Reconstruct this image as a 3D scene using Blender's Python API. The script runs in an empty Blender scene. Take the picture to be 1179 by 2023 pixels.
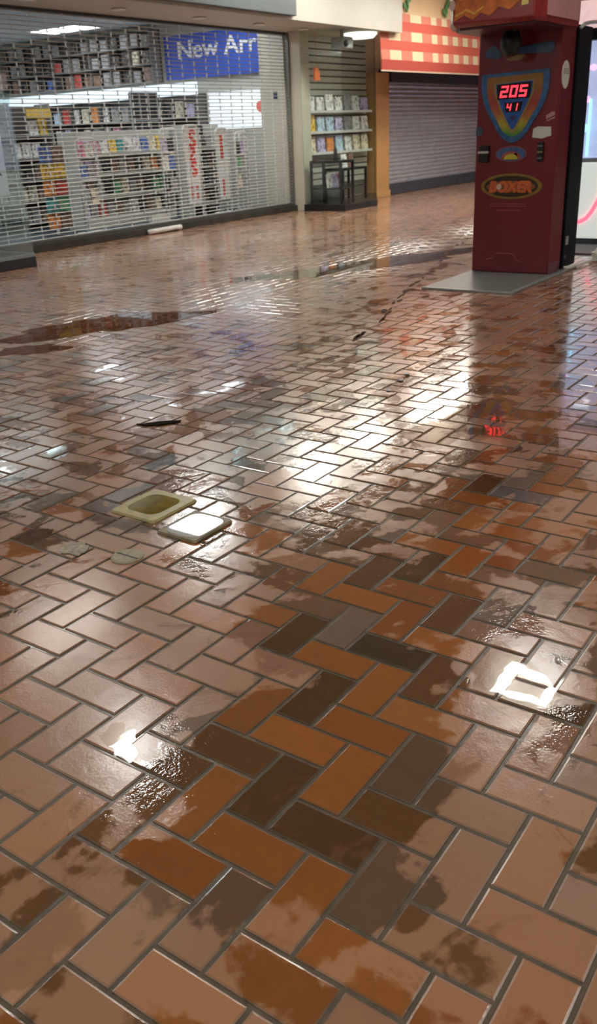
import bpy, bmesh, math, random
from mathutils import Vector, Matrix
random.seed(7)
sc = bpy.context.scene
COL = sc.collection
PI = math.pi
UB = 0.1016            # half a brick
# ------------------------------------------------------------------ materials
def new_mat(name):
    m = bpy.data.materials.new(name); m.use_nodes = True
    nt = m.node_tree; nt.nodes.clear()
    return m, nt, nt.nodes, nt.links
_cache = {}
def mat(name, col, rough=0.5, metal=0.0, emit=0.0, var=0.12, scale=30.0, ecol=None, spec=0.5, bump=0.0, coat=0.0):
    if name in _cache: return _cache[name]
    m, nt, N, L = new_mat(name)
    out = N.new('ShaderNodeOutputMaterial'); b = N.new('ShaderNodeBsdfPrincipled')
    tc = N.new('ShaderNodeTexCoord'); nz = N.new('ShaderNodeTexNoise')
    nz.inputs['Scale'].default_value = scale; nz.inputs['Detail'].default_value = 3
    L.new(tc.outputs['Object'], nz.inputs['Vector'])
    rp = N.new('ShaderNodeValToRGB'); e = rp.color_ramp.elements
    e[0].position = .3; e[1].position = .7
    e[0].color = (*[c*(1-var) for c in col], 1); e[1].color = (*[min(1, c*(1+var)) for c in col], 1)
    L.new(nz.outputs['Fac'], rp.inputs['Fac']); L.new(rp.outputs['Color'], b.inputs['Base Color'])
    b.inputs['Roughness'].default_value = rough; b.inputs['Metallic'].default_value = metal
    b.inputs['Specular IOR Level'].default_value = spec
    b.inputs['Coat Weight'].default_value = coat; b.inputs['Coat Roughness'].default_value = .08
    if emit:
        b.inputs['Emission Color'].default_value = (*(ecol or col), 1)
        b.inputs['Emission Strength'].default_value = emit
    if bump:
        bp = N.new('ShaderNodeBump'); bp.inputs['Strength'].default_value = bump; bp.inputs['Distance'].default_value = .01
        L.new(nz.outputs['Fac'], bp.inputs['Height']); L.new(bp.outputs['Normal'], b.inputs['Normal'])
    L.new(b.outputs[0], out.inputs[0]); _cache[name] = m
    return m
def schlick(N, L, r0, gain=1.0):
    lw = N.new('ShaderNodeLayerWeight'); lw.inputs[0].default_value = .5      # facing: the same from both sides
    p = N.new('ShaderNodeMath'); p.operation = 'POWER'; p.inputs[1].default_value = 5; L.new(lw.outputs['Facing'], p.inputs[0])
    m = N.new('ShaderNodeMath'); m.operation = 'MULTIPLY_ADD'; m.inputs[1].default_value = (1-r0)*gain; m.inputs[2].default_value = r0
    L.new(p.outputs[0], m.inputs[0]); return m.outputs[0]
def glass_mat(name, tint=(1, 1, 1), refl=0.06, rough=0.01, ior=1.45):
    m, nt, N, L = new_mat(name)
    out = N.new('ShaderNodeOutputMaterial'); mx = N.new('ShaderNodeMixShader')
    tr = N.new('ShaderNodeBsdfTransparent'); gl = N.new('ShaderNodeBsdfGlossy')
    tr.inputs[0].default_value = (*tint, 1); gl.inputs['Roughness'].default_value = rough
    L.new(schlick(N, L, refl), mx.inputs[0]); L.new(tr.outputs[0], mx.inputs[1]); L.new(gl.outputs[0], mx.inputs[2])
    L.new(mx.outputs[0], out.inputs[0]); _cache[name] = m
    return m
def puddle_mat(name, tint, op=0.35, col=(.1, .05, .02), ripple=0.02, rscale=9, rough=.015, gain=1.6):
    m, nt, N, L = new_mat(name)
    out = N.new('ShaderNodeOutputMaterial'); mx = N.new('ShaderNodeMixShader'); m2 = N.new('ShaderNodeMixShader')
    tr = N.new('ShaderNodeBsdfTransparent'); df = N.new('ShaderNodeBsdfDiffuse')
    gl = N.new('ShaderNodeBsdfGlossy')
    tr.inputs[0].default_value = (*tint, 1); df.inputs[0].default_value = (*col, 1)
    gl.inputs['Roughness'].default_value = rough; m2.inputs[0].default_value = op
    tc = N.new('ShaderNodeTexCoord'); nz = N.new('ShaderNodeTexNoise'); nz.inputs['Scale'].default_value = rscale
    bp = N.new('ShaderNodeBump'); bp.inputs['Strength'].default_value = ripple; bp.inputs['Distance'].default_value = .02
    L.new(tc.outputs['Object'], nz.inputs['Vector']); L.new(nz.outputs['Fac'], bp.inputs['Height'])
    L.new(bp.outputs['Normal'], gl.inputs['Normal'])
    L.new(tr.outputs[0], m2.inputs[1]); L.new(df.outputs[0], m2.inputs[2])
    L.new(schlick(N, L, .03, gain), mx.inputs[0]); L.new(m2.outputs[0], mx.inputs[1]); L.new(gl.outputs[0], mx.inputs[2])
    L.new(mx.outputs[0], out.inputs[0])
    return m
# ------------------------------------------------------------------ mesh helpers
class MB:
    """collects shapes (world coordinates) into one mesh"""
    def __init__(s): s.v = []; s.f = []; s.mi = []
    def add(s, vs, fs, mi=0):
        o = len(s.v); s.v += [tuple(v) for v in vs]; s.f += [tuple(i+o for i in f) for f in fs]; s.mi += [mi]*len(fs); return s
    def box(s, x0, x1, y0, y1, z0, z1, mi=0):
        return s.add([(x0,y0,z0),(x1,y0,z0),(x1,y1,z0),(x0,y1,z0),(x0,y0,z1),(x1,y0,z1),(x1,y1,z1),(x0,y1,z1)],
            [(0,3,2,1),(4,5,6,7),(0,1,5,4),(1,2,6,5),(2,3,7,6),(3,0,4,7)], mi)
    def bar(s, a, b, r, n=8, mi=0):
        a = Vector(a); b = Vector(b); d = (b-a).normalized()
        t = Vector((0,0,1)) if abs(d.z) < .9 else Vector((1,0,0)); u = d.cross(t).normalized(); w = d.cross(u)
        vs = []
        for p in (a, b):
            for k in range(n):
                c = 2*PI*k/n; vs.append(p + u*math.cos(c)*r + w*math.sin(c)*r)
        return s.add(vs, [(k, (k+1) % n, n+(k+1) % n, n+k) for k in range(n)] + [tuple(range(n))[::-1], tuple(range(n, 2*n))], mi)
    def tube(s, pts, r, n=8, mi=0):
        pts = [Vector(p) for p in pts]; vs = []; m = len(pts)
        up = Vector((0, 0, 1)); pu = None
        for i, p in enumerate(pts):
            d = (pts[min(i+1, m-1)] - pts[max(i-1, 0)]).normalized()
            if pu is None:
                t = up if abs(d.z) < .9 else Vector((1, 0, 0)); u = d.cross(t).normalized()
            else: u = (pu - d*pu.dot(d)).normalized()
            pu = u; w = d.cross(u)
            for k in range(n):
                c = 2*PI*k/n; vs.append(p + u*math.cos(c)*r + w*math.sin(c)*r)
        fs = [(i*n+k, i*n+(k+1) % n, (i+1)*n+(k+1) % n, (i+1)*n+k) for i in range(m-1) for k in range(n)]
        fs += [tuple(range(n))[::-1], tuple(range((m-1)*n, m*n))]
        return s.add(vs, fs, mi)
    def prism(s, poly, fn, t0, t1, mi=0):
        """polygon (a,b) extruded from t0 to t1; fn(a,b,t) gives the point"""
        n = len(poly)
        vs = [fn(a, b, t0) for a, b in poly] + [fn(a, b, t1) for a, b in poly]
        return s.add(vs, [tuple(range(n))[::-1], tuple(range(n, 2*n))] + [(k, (k+1) % n, n+(k+1) % n, n+k) for k in range(n)], mi)
    def lathe(s, prof, c=(0, 0, 0), n=24, mi=0):
        vs = [(c[0]+r*math.cos(2*PI*k/n), c[1]+r*math.sin(2*PI*k/n), c[2]+z) for r, z in prof for k in range(n)]
        fs = [(i*n+k, i*n+(k+1) % n, (i+1)*n+(k+1) % n, (i+1)*n+k) for i in range(len(prof)-1) for k in range(n)]
        fs += [tuple(range(n))[::-1], tuple(range((len(prof)-1)*n, len(prof)*n))]
        return s.add(vs, fs, mi)
    def obj(s, name, mats, parent=None, bevel=0.0, smooth=False, origin=None):
        if origin is None: origin = parent.matrix_world.translation if parent and not hasattr(parent, '_x') else Vector((0, 0, 0))
        o0 = Vector(origin)
        me = bpy.data.meshes.new(name)
        me.from_pydata([Vector(v)-o0 for v in s.v], [], s.f); me.update()
        bm = bmesh.new(); bm.from_mesh(me); bmesh.ops.recalc_face_normals(bm, faces=bm.faces); bm.to_mesh(me); bm.free()
        if not isinstance(mats, (list, tuple)): mats = [mats]
        for m in mats: me.materials.append(m)
        for p, k in zip(me.polygons, s.mi): p.material_index = k
        if smooth:
            for p in me.polygons: p.use_smooth = True
        o = bpy.data.objects.new(name, me); COL.objects.link(o)
        if parent:
            o.parent = parent
            o.location = o0 - WORLD[parent]; WORLD[o] = o0
        else: o.location = o0; WORLD[o] = o0
        if bevel:
            b = o.modifiers.new('bevel', 'BEVEL'); b.width = bevel; b.segments = 2; b.limit_method = 'ANGLE'
        return o
WORLD = {}
_obj0 = MB.obj
def _obj(s, name, mats, parent=None, bevel=0.0, smooth=False, origin=None):
    if origin is None: origin = WORLD[parent] if parent else Vector((0, 0, 0))
    return _obj0(s, name, mats, parent, bevel, smooth, origin)
MB.obj = _obj
def thing(name, label, cat, loc=(0, 0, 0), group=None):
    o = bpy.data.objects.new(name, None); o.empty_display_size = .1; COL.objects.link(o); o.location = loc
    WORLD[o] = Vector(loc); return tag(o, label, cat, group)
def tag(o, label, cat, group=None):
    o['label'] = label; o['category'] = cat
    if group: o['group'] = group
    return o
def struct(o): o['kind'] = 'structure'; return o
def center_origin(o):
    """move a parentless mesh object's origin to the middle of its underside"""
    me = o.data; xs = [v.co.x for v in me.vertices]; ys = [v.co.y for v in me.vertices]; zs = [v.co.z for v in me.vertices]
    c = Vector(((min(xs)+max(xs))/2, (min(ys)+max(ys))/2, min(zs)))
    me.transform(Matrix.Translation(-c)); o.location = o.location + c; WORLD[o] = Vector(o.location); return o
def text_mb(txt, size, fn, depth=.004, shear=0.0, bold=0.0, mi=0, spacing=1.0):
    """built-in font as mesh verts placed by fn(a,b,t) where a runs along the line, b up"""
    cu = bpy.data.curves.new('lettering', 'FONT'); cu.body = txt; cu.size = size; cu.shear = shear; cu.offset = bold
    cu.space_character = spacing; cu.extrude = depth/2; cu.resolution_u = 3
    ob = bpy.data.objects.new('lettering', cu); COL.objects.link(ob)
    dg = bpy.context.evaluated_depsgraph_get(); me = bpy.data.meshes.new_from_object(ob.evaluated_get(dg))
    vs = [fn(v.co.x, v.co.y, v.co.z) for v in me.vertices]; fs = [tuple(p.vertices) for p in me.polygons]
    w = max(v.co.x for v in me.vertices)
    bpy.data.objects.remove(ob); bpy.data.curves.remove(cu); bpy.data.meshes.remove(me)
    mb = MB(); mb.add(vs, fs, mi); mb.w = w
    return mb
def ell(cy, cz, ry, rz, n=40): return [(cy+ry*math.cos(2*PI*k/n), cz+rz*math.sin(2*PI*k/n)) for k in range(n)]

# ------------------------------------------------------------------ camera
H = 1.2082
f = 1730.0; phi = math.radians(35.812); pit = math.radians(23.458); ro = -0.046
fw = Vector((math.cos(pit)*math.cos(phi), math.cos(pit)*math.sin(phi), -math.sin(pit)))
rt = Vector((math.sin(phi), -math.cos(phi), 0)); up = rt.cross(fw)
r2 = rt*math.cos(ro) + up*math.sin(ro); u2 = -rt*math.sin(ro) + up*math.cos(ro)
cd = bpy.data.cameras.new('camera'); cam = bpy.data.objects.new('camera', cd); COL.objects.link(cam)
M = Matrix((r2, u2, -fw)).transposed().to_4x4(); M.translation = (0, 0, H); cam.matrix_world = M
cd.sensor_fit = 'HORIZONTAL'; cd.sensor_width = 36.0; cd.lens = 36.0*f/1179.0; cd.clip_start = .05; cd.clip_end = 200
cd.dof.use_dof = True; cd.dof.focus_distance = 1.9; cd.dof.aperture_fstop = 15
sc.camera = cam
sc.view_settings.view_transform = 'Standard'; sc.view_settings.look = 'None'
sc.view_settings.gamma = 1; sc.view_settings.use_curve_mapping = False
sc.view_settings.exposure = 0.4

# ------------------------------------------------------------------ world (a dim grey beyond the building)
w = bpy.data.worlds.new('world'); sc.world = w; w.use_nodes = True
w.node_tree.nodes['Background'].inputs[0].default_value = (.8, .85, .9, 1)
w.node_tree.nodes['Background'].inputs[1].default_value = .25

# ------------------------------------------------------------------ brick floor
CL = {'dark':(.035,.03,.018),'dbrown':(.085,.045,.016),'brown':(.14,.065,.022),'gbrown':(.16,.10,.06),'gray':(.22,.18,.15),
      'gtan':(.27,.2,.14),'or':(.36,.125,.028),'or2':(.30,.1,.022),'pk':(.36,.2,.13),'blue':(.16,.16,.16)}
OV = {('U',-1,7):'dark',('V',-6,11):'gbrown',('V',-3,6):'dbrown',('V',0,1):'dbrown',('U',1,1):'dbrown',('V',3,0):'gbrown',
 ('V',1,-2):'gbrown',('U',0,0):'or',('V',2,-1):'or',('V',1,2):'or',('U',-1,3):'or',('V',0,5):'or',('U',0,8):'or',('U',-2,6):'or',
 ('U',-3,9):'or',('V',4,1):'gbrown',('U',3,3):'gbrown',('V',1,10):'gray',('V',2,11):'gray',('U',-7,5):'gtan',('U',-4,4):'gtan',
 ('V',-5,4):'gtan',('U',6,2):'gray',('V',-1,4):'dbrown',('V',1,6):'brown',('U',0,4):'or2',('U',-2,2):'brown',('U',-3,1):'brown',
 ('U',-1,-1):'or2',('V',2,3):'gbrown',('U',2,2):'brown',('U',3,-1):'or',('U',5,5):'blue',('U',-2,18):'blue',('V',-4,13):'gray',
 ('U',-4,12):'brown',('V',-2,11):'dbrown',('V',-1,12):'or',('V',0,9):'brown',('V',-1,8):'or2',('U',-7,9):'gbrown',('V',-6,7):'gray',
 ('V',-5,0):'gtan',('V',-15,14):'blue',('U',-17,11):'gray',('U',-3,13):'or',('U',-3,17):'or2',('U',-7,17):'or',('U',-3,5):'pk',
 ('V',3,4):'pk',('V',4,5):'pk',('U',4,4):'pk',('U',-4,0):'gtan',('U',3,7):'dbrown',('U',2,10):'pk',('U',1,9):'pk',('V',3,8):'gray',
 ('U',-6,6):'or',('V',-4,5):'pk',('U',-10,6):'pk'}
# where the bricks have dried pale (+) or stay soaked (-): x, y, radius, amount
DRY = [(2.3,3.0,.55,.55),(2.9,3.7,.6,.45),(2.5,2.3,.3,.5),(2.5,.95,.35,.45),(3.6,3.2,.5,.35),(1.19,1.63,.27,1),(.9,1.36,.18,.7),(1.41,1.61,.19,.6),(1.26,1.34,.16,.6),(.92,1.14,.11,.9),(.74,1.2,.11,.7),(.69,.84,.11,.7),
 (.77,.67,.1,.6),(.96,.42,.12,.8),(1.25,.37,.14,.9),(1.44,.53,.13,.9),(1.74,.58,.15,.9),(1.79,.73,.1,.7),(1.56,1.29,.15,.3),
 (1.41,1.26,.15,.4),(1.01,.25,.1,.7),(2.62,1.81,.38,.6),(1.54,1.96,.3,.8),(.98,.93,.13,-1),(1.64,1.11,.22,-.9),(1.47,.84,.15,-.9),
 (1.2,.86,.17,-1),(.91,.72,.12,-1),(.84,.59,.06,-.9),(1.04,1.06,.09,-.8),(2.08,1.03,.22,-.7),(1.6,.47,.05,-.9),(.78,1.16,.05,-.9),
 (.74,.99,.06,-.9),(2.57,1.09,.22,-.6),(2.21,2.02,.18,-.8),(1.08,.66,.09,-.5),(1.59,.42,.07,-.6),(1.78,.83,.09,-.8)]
def dry_and_wash(x, y):
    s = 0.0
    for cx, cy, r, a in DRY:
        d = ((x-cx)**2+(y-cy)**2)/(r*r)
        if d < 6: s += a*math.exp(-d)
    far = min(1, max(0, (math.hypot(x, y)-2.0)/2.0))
    return max(-1, min(1, s*(1-far*.6) - .12*far + .45*min(1, max(0, (math.hypot(x, y)-3.2)/3.0))))  # last term pales the far bricks: grazing reflection put into their colour
def build_floor():
    uc, vc = 9.127, -8.727
    X0, X1, Y0, Y1 = -2.2, 33.0, -5.0, 9.05
    rng = random.Random(3)
    V = []; F = []; C = []; D = []; MO = []
    pal = [((.34,.125,.032),5),((.29,.10,.03),4),((.38,.15,.045),3),((.17,.085,.035),3),((.22,.14,.085),2),((.24,.19,.15),1.2),((.36,.20,.12),2),((.12,.06,.028),1.4)]
    tot = sum(p[1] for p in pal)
    ja = int((X0/UB)+vc)-3; jb = int(X1/UB+vc)+3; ia = int(uc-Y1/UB)-3; ib = int(uc-Y0/UB)+3
    g = .0042; bv = .004; zt0 = 0.0
    for i in range(ia, ib):
        for j in range(ja, jb):
            d = (i-j) % 4
            if d == 0: kind = 'U'; a0, a1, b0, b1 = i, i+2, j, j+1
            elif d == 3: kind = 'V'; a0, a1, b0, b1 = i, i+1, j, j+2
            else: continue
            x0 = (b0-vc)*UB+g; x1 = (b1-vc)*UB-g; y0 = (uc-a1)*UB+g; y1 = (uc-a0)*UB-g
            if x0 < X0 or x1 > X1 or y0 < Y0 or y1 > Y1: continue
            r = rng.random()*tot; k = 0
            while r > pal[k][1]: r -= pal[k][1]; k += 1
            c = pal[k][0]; ov = OV.get((kind, i, j))
            if ov: c = CL[ov]
            s = 1+(rng.random()-.5)*.3; c = tuple(min(.8, q*s*1.18) for q in c)
            zt = zt0 - rng.random()*.0012; tx = (rng.random()-.5)*.005; ty = (rng.random()-.5)*.005
            o = len(V); mx, my = (x0+x1)/2, (y0+y1)/2
            ring = [(x0,y0),(x1,y0),(x1,y1),(x0,y1)]
            inn = [(x0+bv,y0+bv),(x1-bv,y0+bv),(x1-bv,y1-bv),(x0+bv,y1-bv)]
            for (x, y) in inn: V.append((x, y, zt+(x-mx)*tx+(y-my)*ty))
            for (x, y) in ring: V.append((x, y, zt-.0016+(x-mx)*tx+(y-my)*ty))
            for (x, y) in ring: V.append((x, y, -.008))
            F.append((o, o+1, o+2, o+3))
            for q in range(4):
                n = (q+1) % 4
                F.append((o+4+q, o+4+n, o+n, o+q)); F.append((o+8+q, o+8+n, o+4+n, o+4+q))
            dr = [dry_and_wash(x, y) for x, y in ring]
            jit = (rng.random()-.5)*.25
            MO += [0.0]*4+[.75]*4+[1.0]*4
            for q in range(12):
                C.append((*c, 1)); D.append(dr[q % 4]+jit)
    o = len(V)                      # the mortar bed
    V += [(X0-.3,Y0-.3,-.0045),(X1+.3,Y0-.3,-.0045),(X1+.3,Y1+.02,-.0045),(X0-.3,Y1+.02,-.0045)]; F.append((o,o+1,o+2,o+3))
    C += [(.1,.085,.065,1)]*4; D += [-1]*4
    me = bpy.data.meshes.new('floor'); me.from_pydata(V, [], F); me.update()
    at = me.attributes.new('brick_colour', 'FLOAT_COLOR', 'POINT'); at.data.foreach_set('color', [q for c in C for q in c])
    at = me.attributes.new('dry_and_wash', 'FLOAT', 'POINT'); at.data.foreach_set('value', D)
    at = me.attributes.new('mortar', 'FLOAT', 'POINT'); at.data.foreach_set('value', MO+[1.0]*4)
    m, nt, N, L = new_mat('wet_herringbone_brick')
    out = N.new('ShaderNodeOutputMaterial'); b = N.new('ShaderNodeBsdfPrincipled'); L.new(b.outputs[0], out.inputs[0])
    def math_(op, a, c=None, clamp=False):
        n = N.new('ShaderNodeMath'); n.operation = op; n.use_clamp = clamp
        for k, q in ((0, a), (1, c)):
            if q is None: continue
            if isinstance(q, (int, float)): n.inputs[k].default_value = q
            else: L.new(q, n.inputs[k])
        return n.outputs[0]
    def mixc(fac, a, c, mode='MIX'):
        n = N.new('ShaderNodeMix'); n.data_type = 'RGBA'; n.blend_type = mode
        for s, q in ((n.inputs['Factor'], fac), (n.inputs[6], a), (n.inputs[7], c)):
            if isinstance(q, (int, float)): s.default_value = q
            elif isinstance(q, tuple): s.default_value = q
            else: L.new(q, s)
        return n.outputs[2]
    def ramp(fac, p0, p1):
        n = N.new('ShaderNodeMapRange'); n.interpolation_type = 'SMOOTHSTEP'
        n.inputs['From Min'].default_value = p0; n.inputs['From Max'].default_value = p1; L.new(fac, n.inputs['Value']); return n.outputs[0]
    tc = N.new('ShaderNodeTexCoord')
    def noise(scale, detail=4, dist=0, rough=.5):
        n = N.new('ShaderNodeTexNoise'); n.inputs['Scale'].default_value = scale; n.inputs['Detail'].default_value = detail
        n.inputs['Distortion'].default_value = dist; n.inputs['Roughness'].default_value = rough; L.new(tc.outputs['Object'], n.inputs['Vector']); return n.outputs['Fac']
    ac = N.new('ShaderNodeAttribute'); ac.attribute_name = 'brick_colour'
    ad = N.new('ShaderNodeAttribute'); ad.attribute_name = 'dry_and_wash'
    am = N.new('ShaderNodeAttribute'); am.attribute_name = 'mortar'
    n1 = noise(5.5, 5, .6); n2 = noise(26, 3, .4); n3 = noise(140, 2)
    # ragged shapes of the drying patches and the far pale wash
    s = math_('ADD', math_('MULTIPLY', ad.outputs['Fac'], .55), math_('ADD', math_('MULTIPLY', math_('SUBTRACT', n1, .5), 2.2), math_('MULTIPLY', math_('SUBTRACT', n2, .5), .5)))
    pale_mask = ramp(s, -.05, .12)
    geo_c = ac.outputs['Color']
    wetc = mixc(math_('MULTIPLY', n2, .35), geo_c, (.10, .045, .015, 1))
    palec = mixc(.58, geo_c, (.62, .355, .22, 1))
    base = mixc(pale_mask, wetc, palec)
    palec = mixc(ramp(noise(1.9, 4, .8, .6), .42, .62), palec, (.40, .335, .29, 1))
    stain = ramp(noise(4.5, 7, 1.2, .7), .56, .66)
    base = mixc(math_('MULTIPLY', stain, .5), base, (.22, .10, .05, 1))
    grout = mixc(n2, (.095, .078, .055, 1), (.25, .205, .155, 1))
    base = mixc(am.outputs['Fac'], base, grout)
    L.new(base, b.inputs['Base Color'])
    r = mixc(pale_mask, (.05, .05, .05, 1), (.2, .2, .2, 1))
    rr = math_('ADD', r, math_('MULTIPLY', math_('SUBTRACT', noise(3.1, 3), .45), .14))
    L.new(math_('MAXIMUM', math_('ADD', rr, math_('MULTIPLY', am.outputs['Fac'], .2)), .035), b.inputs['Roughness'])
    b.inputs['IOR'].default_value = 1.75
    L.new(math_('SUBTRACT', .85, math_('MULTIPLY', am.outputs['Fac'], .5)), b.inputs['Coat Weight']); b.inputs['Coat IOR'].default_value = 1.5
    L.new(mixc(pale_mask, (.03, .03, .03, 1), (.16, .16, .16, 1)), b.inputs['Coat Roughness'])
    # ripples on the film of water, grit on the pale patches
    h = math_('ADD', math_('MULTIPLY', n3, .0012), math_('MULTIPLY', noise(17, 2, .3), .0042))
    bp = N.new('ShaderNodeBump'); bp.inputs['Strength'].default_value = .3; bp.inputs['Distance'].default_value = 1.0
    L.new(h, bp.inputs['Height']); L.new(bp.outputs['Normal'], b.inputs['Normal'])
    me.materials.append(m)
    o = bpy.data.objects.new('floor', me); COL.objects.link(o); WORLD[o] = Vector()
    struct(o)
build_floor()

# ------------------------------------------------------------------ shared materials
M_cream = mat('cream_paint', (.60, .57, .47), .55, var=.05, scale=3)
M_fascia = mat('pale_fascia', (.43, .425, .38), .5, var=.03, scale=2)
M_soffit = mat('soffit_paint', (.50, .47, .42), .6, var=.05, scale=2)
M_ceil = mat('mall_ceiling_paint', (.62, .58, .52), .85, var=.08, scale=2)
M_wallm = mat('mall_wall_paint', (.52, .44, .36), .7, var=.08, scale=2)
M_black = mat('black_base', (.018, .019, .02), .28, var=.3, scale=6)
M_sill = mat('dark_sill', (.045, .043, .037), .35, var=.3, scale=6)
M_carpet = mat('blue_grey_carpet', (.065, .09, .115), .9, var=.25, scale=40)
M_alu = mat('grille_aluminium', (.44, .45, .44), .42, metal=.35, var=.08, scale=12)
M_steel = mat('shutter_steel', (.60, .63, .68), .27, metal=.6, var=.08, scale=5)
M_dsteel = mat('dark_steel', (.09, .10, .12), .35, metal=.5, var=.15, scale=8)
M_hood = mat('shutter_hood_paint', (.035, .035, .045), .5, var=.2, scale=5)
M_white = mat('white_enamel', (.72, .73, .70), .4, var=.05, scale=8)
M_glass = glass_mat('shop_glass', (.93, .965, .96))
M_lamp = mat('ceiling_lamp_glow', (1, 1, 1), .5, emit=24, ecol=(.98, .98, .93), var=0)
M_lampw = mat('ceiling_lamp_glow_warm', (1, 1, 1), .5, emit=20, ecol=(1, .95, .83), var=0)
M_shopfill = mat('shop_fill_glow', (1, 1, 1), .5, emit=6.5, ecol=(.90, .97, 1), var=0)
M_valance = mat('lit_valance', (.8, .9, 1), .5, emit=.62, ecol=(.78, .92, 1), var=.03)
M_wallglow = mat('underlit_wall_glow', (.9, .95, 1), .5, emit=.45, ecol=(.88, .95, 1), var=.03)

# ------------------------------------------------------------------ mall shell
CZ = 3.4
struct(MB().box(-6, 34, -5, 7.85, CZ, CZ+.1).obj('ceiling', M_ceil))
struct(MB().box(33.2, 33.4, -5, 20, -.01, CZ).obj('wall_far', M_wallm))
struct(MB().box(-6.2, -6, -5, 20, -.01, CZ).obj('wall_behind', M_wallm))
struct(MB().box(-6, 33.2, -5.2, -5, -.01, CZ).obj('wall_opposite', M_wallm))
# floor seen beyond the bricks of the near side
struct(MB().box(-6, -2.3, -5, 9.0, -.02, -.004).obj('floor', mat('plain_brick_floor', (.28, .11, .04), .3, var=.3, scale=8)))
# bookshop shell
SZ = 3.0
struct(MB().box(1.5, 15.2, 9.02, 16.6, -.02, .012).obj('floor', M_carpet))
struct(MB().box(1.5, 15.2, 9.0, 16.6, SZ, SZ+.1).obj('ceiling', mat('shop_ceiling_tiles', (.82, .84, .84), .8, var=.08, scale=3)))
struct(MB().box(1.5, 15.2, 16.4, 16.6, .0, SZ).obj('wall_back', mat('shop_wall_grey', (.42, .44, .43), .7, var=.06, scale=2)))
struct(MB().box(1.4, 1.6, 8.95, 16.6, .0, SZ).obj('wall_left', M_cream))
struct(MB().box(12.82, 12.95, 9.45, 16.4, .012, SZ).obj('wall_right', mat('shop_wall_sand', (.56, .56, .50), .7, var=.05, scale=2)))
struct(MB().box(12.60, 12.82, 8.98, 9.47, .012, SZ).obj('wall_partition', M_cream))
# soffit, fascia and pillar of the shopfront
struct(MB().box(1.5, 14.39, 7.90, 9.02, 2.63, 2.70).obj('ceiling_soffit', M_soffit))
struct(MB().box(1.5, 14.4, 7.85, 7.95, 2.622, CZ).obj('wall_fascia', M_fascia))
struct(MB().box(1.5, 12.70, 8.95, 9.05, 2.60, SZ).obj('trim_1', mat('dark_header', (.05, .05, .05), .5)))
struct(MB().box(12.66, 12.78, 8.70, 9.00, .0, 2.63).obj('wall_pillar', M_cream, bevel=.004))

# grey sign band with the edge of a lit letter
t = thing('fascia_sign', 'dark grey sign band over the bookshop with the lit edge of a pale letter', 'sign', (8, 7.8, 2.66))
MB().box(2.5, 11.28, 7.78, 7.849, 2.66, 3.36).obj('sign_board', mat('slate_sign', (.075, .095, .105), .4, var=.08), t, bevel=.01)
for k, (x, w_) in enumerate(((10.35, .34), (9.8, .34), (9.2, .36), (8.6, .34))):
    b = MB(); z0 = 2.93
    b.prism([(x, z0), (x+w_, z0), (x+w_, z0+.07), (x+.09, z0+.07), (x+.09, z0+.14), (x+w_*.9, z0+.14), (x+w_*.9, z0+.2), (x+.09, z0+.2), (x+.09, z0+.3), (x, z0+.3)], lambda a, c, q: (a, q, c), 7.72, 7.779)
    o = b.obj('sign_letter', mat('lit_letter', (.6, .9, .95), .4, emit=1.2, ecol=(.55, .9, .95)), t)
# recessed downlights under the soffit
for k, x in enumerate((7.2, 8.55, 10.0, 11.3, 12.4)):
    t = thing('downlight', 'small recessed downlight in the soffit, number %d counting away from the camera' % (k+1) if 0 else
              ['small round soffit downlight nearest the camera', 'small round soffit downlight above the pale ceiling panel', 'small round soffit downlight above the left edge of the blue banner',
               'small round soffit downlight above the right edge of the blue banner', 'small round soffit downlight beside the cream pillar top'][k], 'downlight', (x, 8.45, 2.612), 'downlights under the bookshop soffit')
    MB().lathe([(.085, 0), (.09, .008), (.07, .0179), (.05, .0179)], (x, 8.45, 2.612)).obj('trim_ring', M_white, t, smooth=True)
    MB().lathe([(.048, .002), (.048, .012)], (x, 8.45, 2.612)).obj('lamp', mat('downlight_glow', (1, 1, 1), .5, emit=3, ecol=(1, .93, .8)), t)

# ------------------------------------------------------------------ rolling grille
t = thing('rolling_grille', 'closed grey metal rolling grille across the bookshop front', 'grille', (7, 8.93, .09))
b = MB(); z = .135; x0, x1 = 1.62, 12.64
while z < 2.6:
    b.bar((x0, 8.93, z), (x1, 8.93, z), .0056, 6); z += .047
b.obj('rods', M_alu, t)
b = MB(); x = x0+.1; k = 0
while x < x1:
    z = .135; j = 0
    while z < 2.55:
        if (j+k) % 2 == 0: b.box(x-.005, x+.005, 8.922, 8.938, z-.010, z+.057)
        z += .047; j += 1
    x += .255; k += 1
b.obj('links', mat('grille_link', (.66, .68, .68), .45, metal=.2), t)
MB().box(x0, x1, 8.905, 8.955, .088, .125).obj('bottom_bar', mat('grille_bottom_bar', (.10, .10, .095), .4, metal=.3), t, bevel=.004)
MB().box(12.625, 12.659, 8.90, 8.965, .088, 2.62).obj('guide_rail', mat('grille_guide', (.20, .20, .18), .4, metal=.4), t, bevel=.003)
struct(MB().box(6.3, 12.66, 8.86, 9.02, .0, .088).obj('trim_2', M_sill, bevel=.003))

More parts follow.
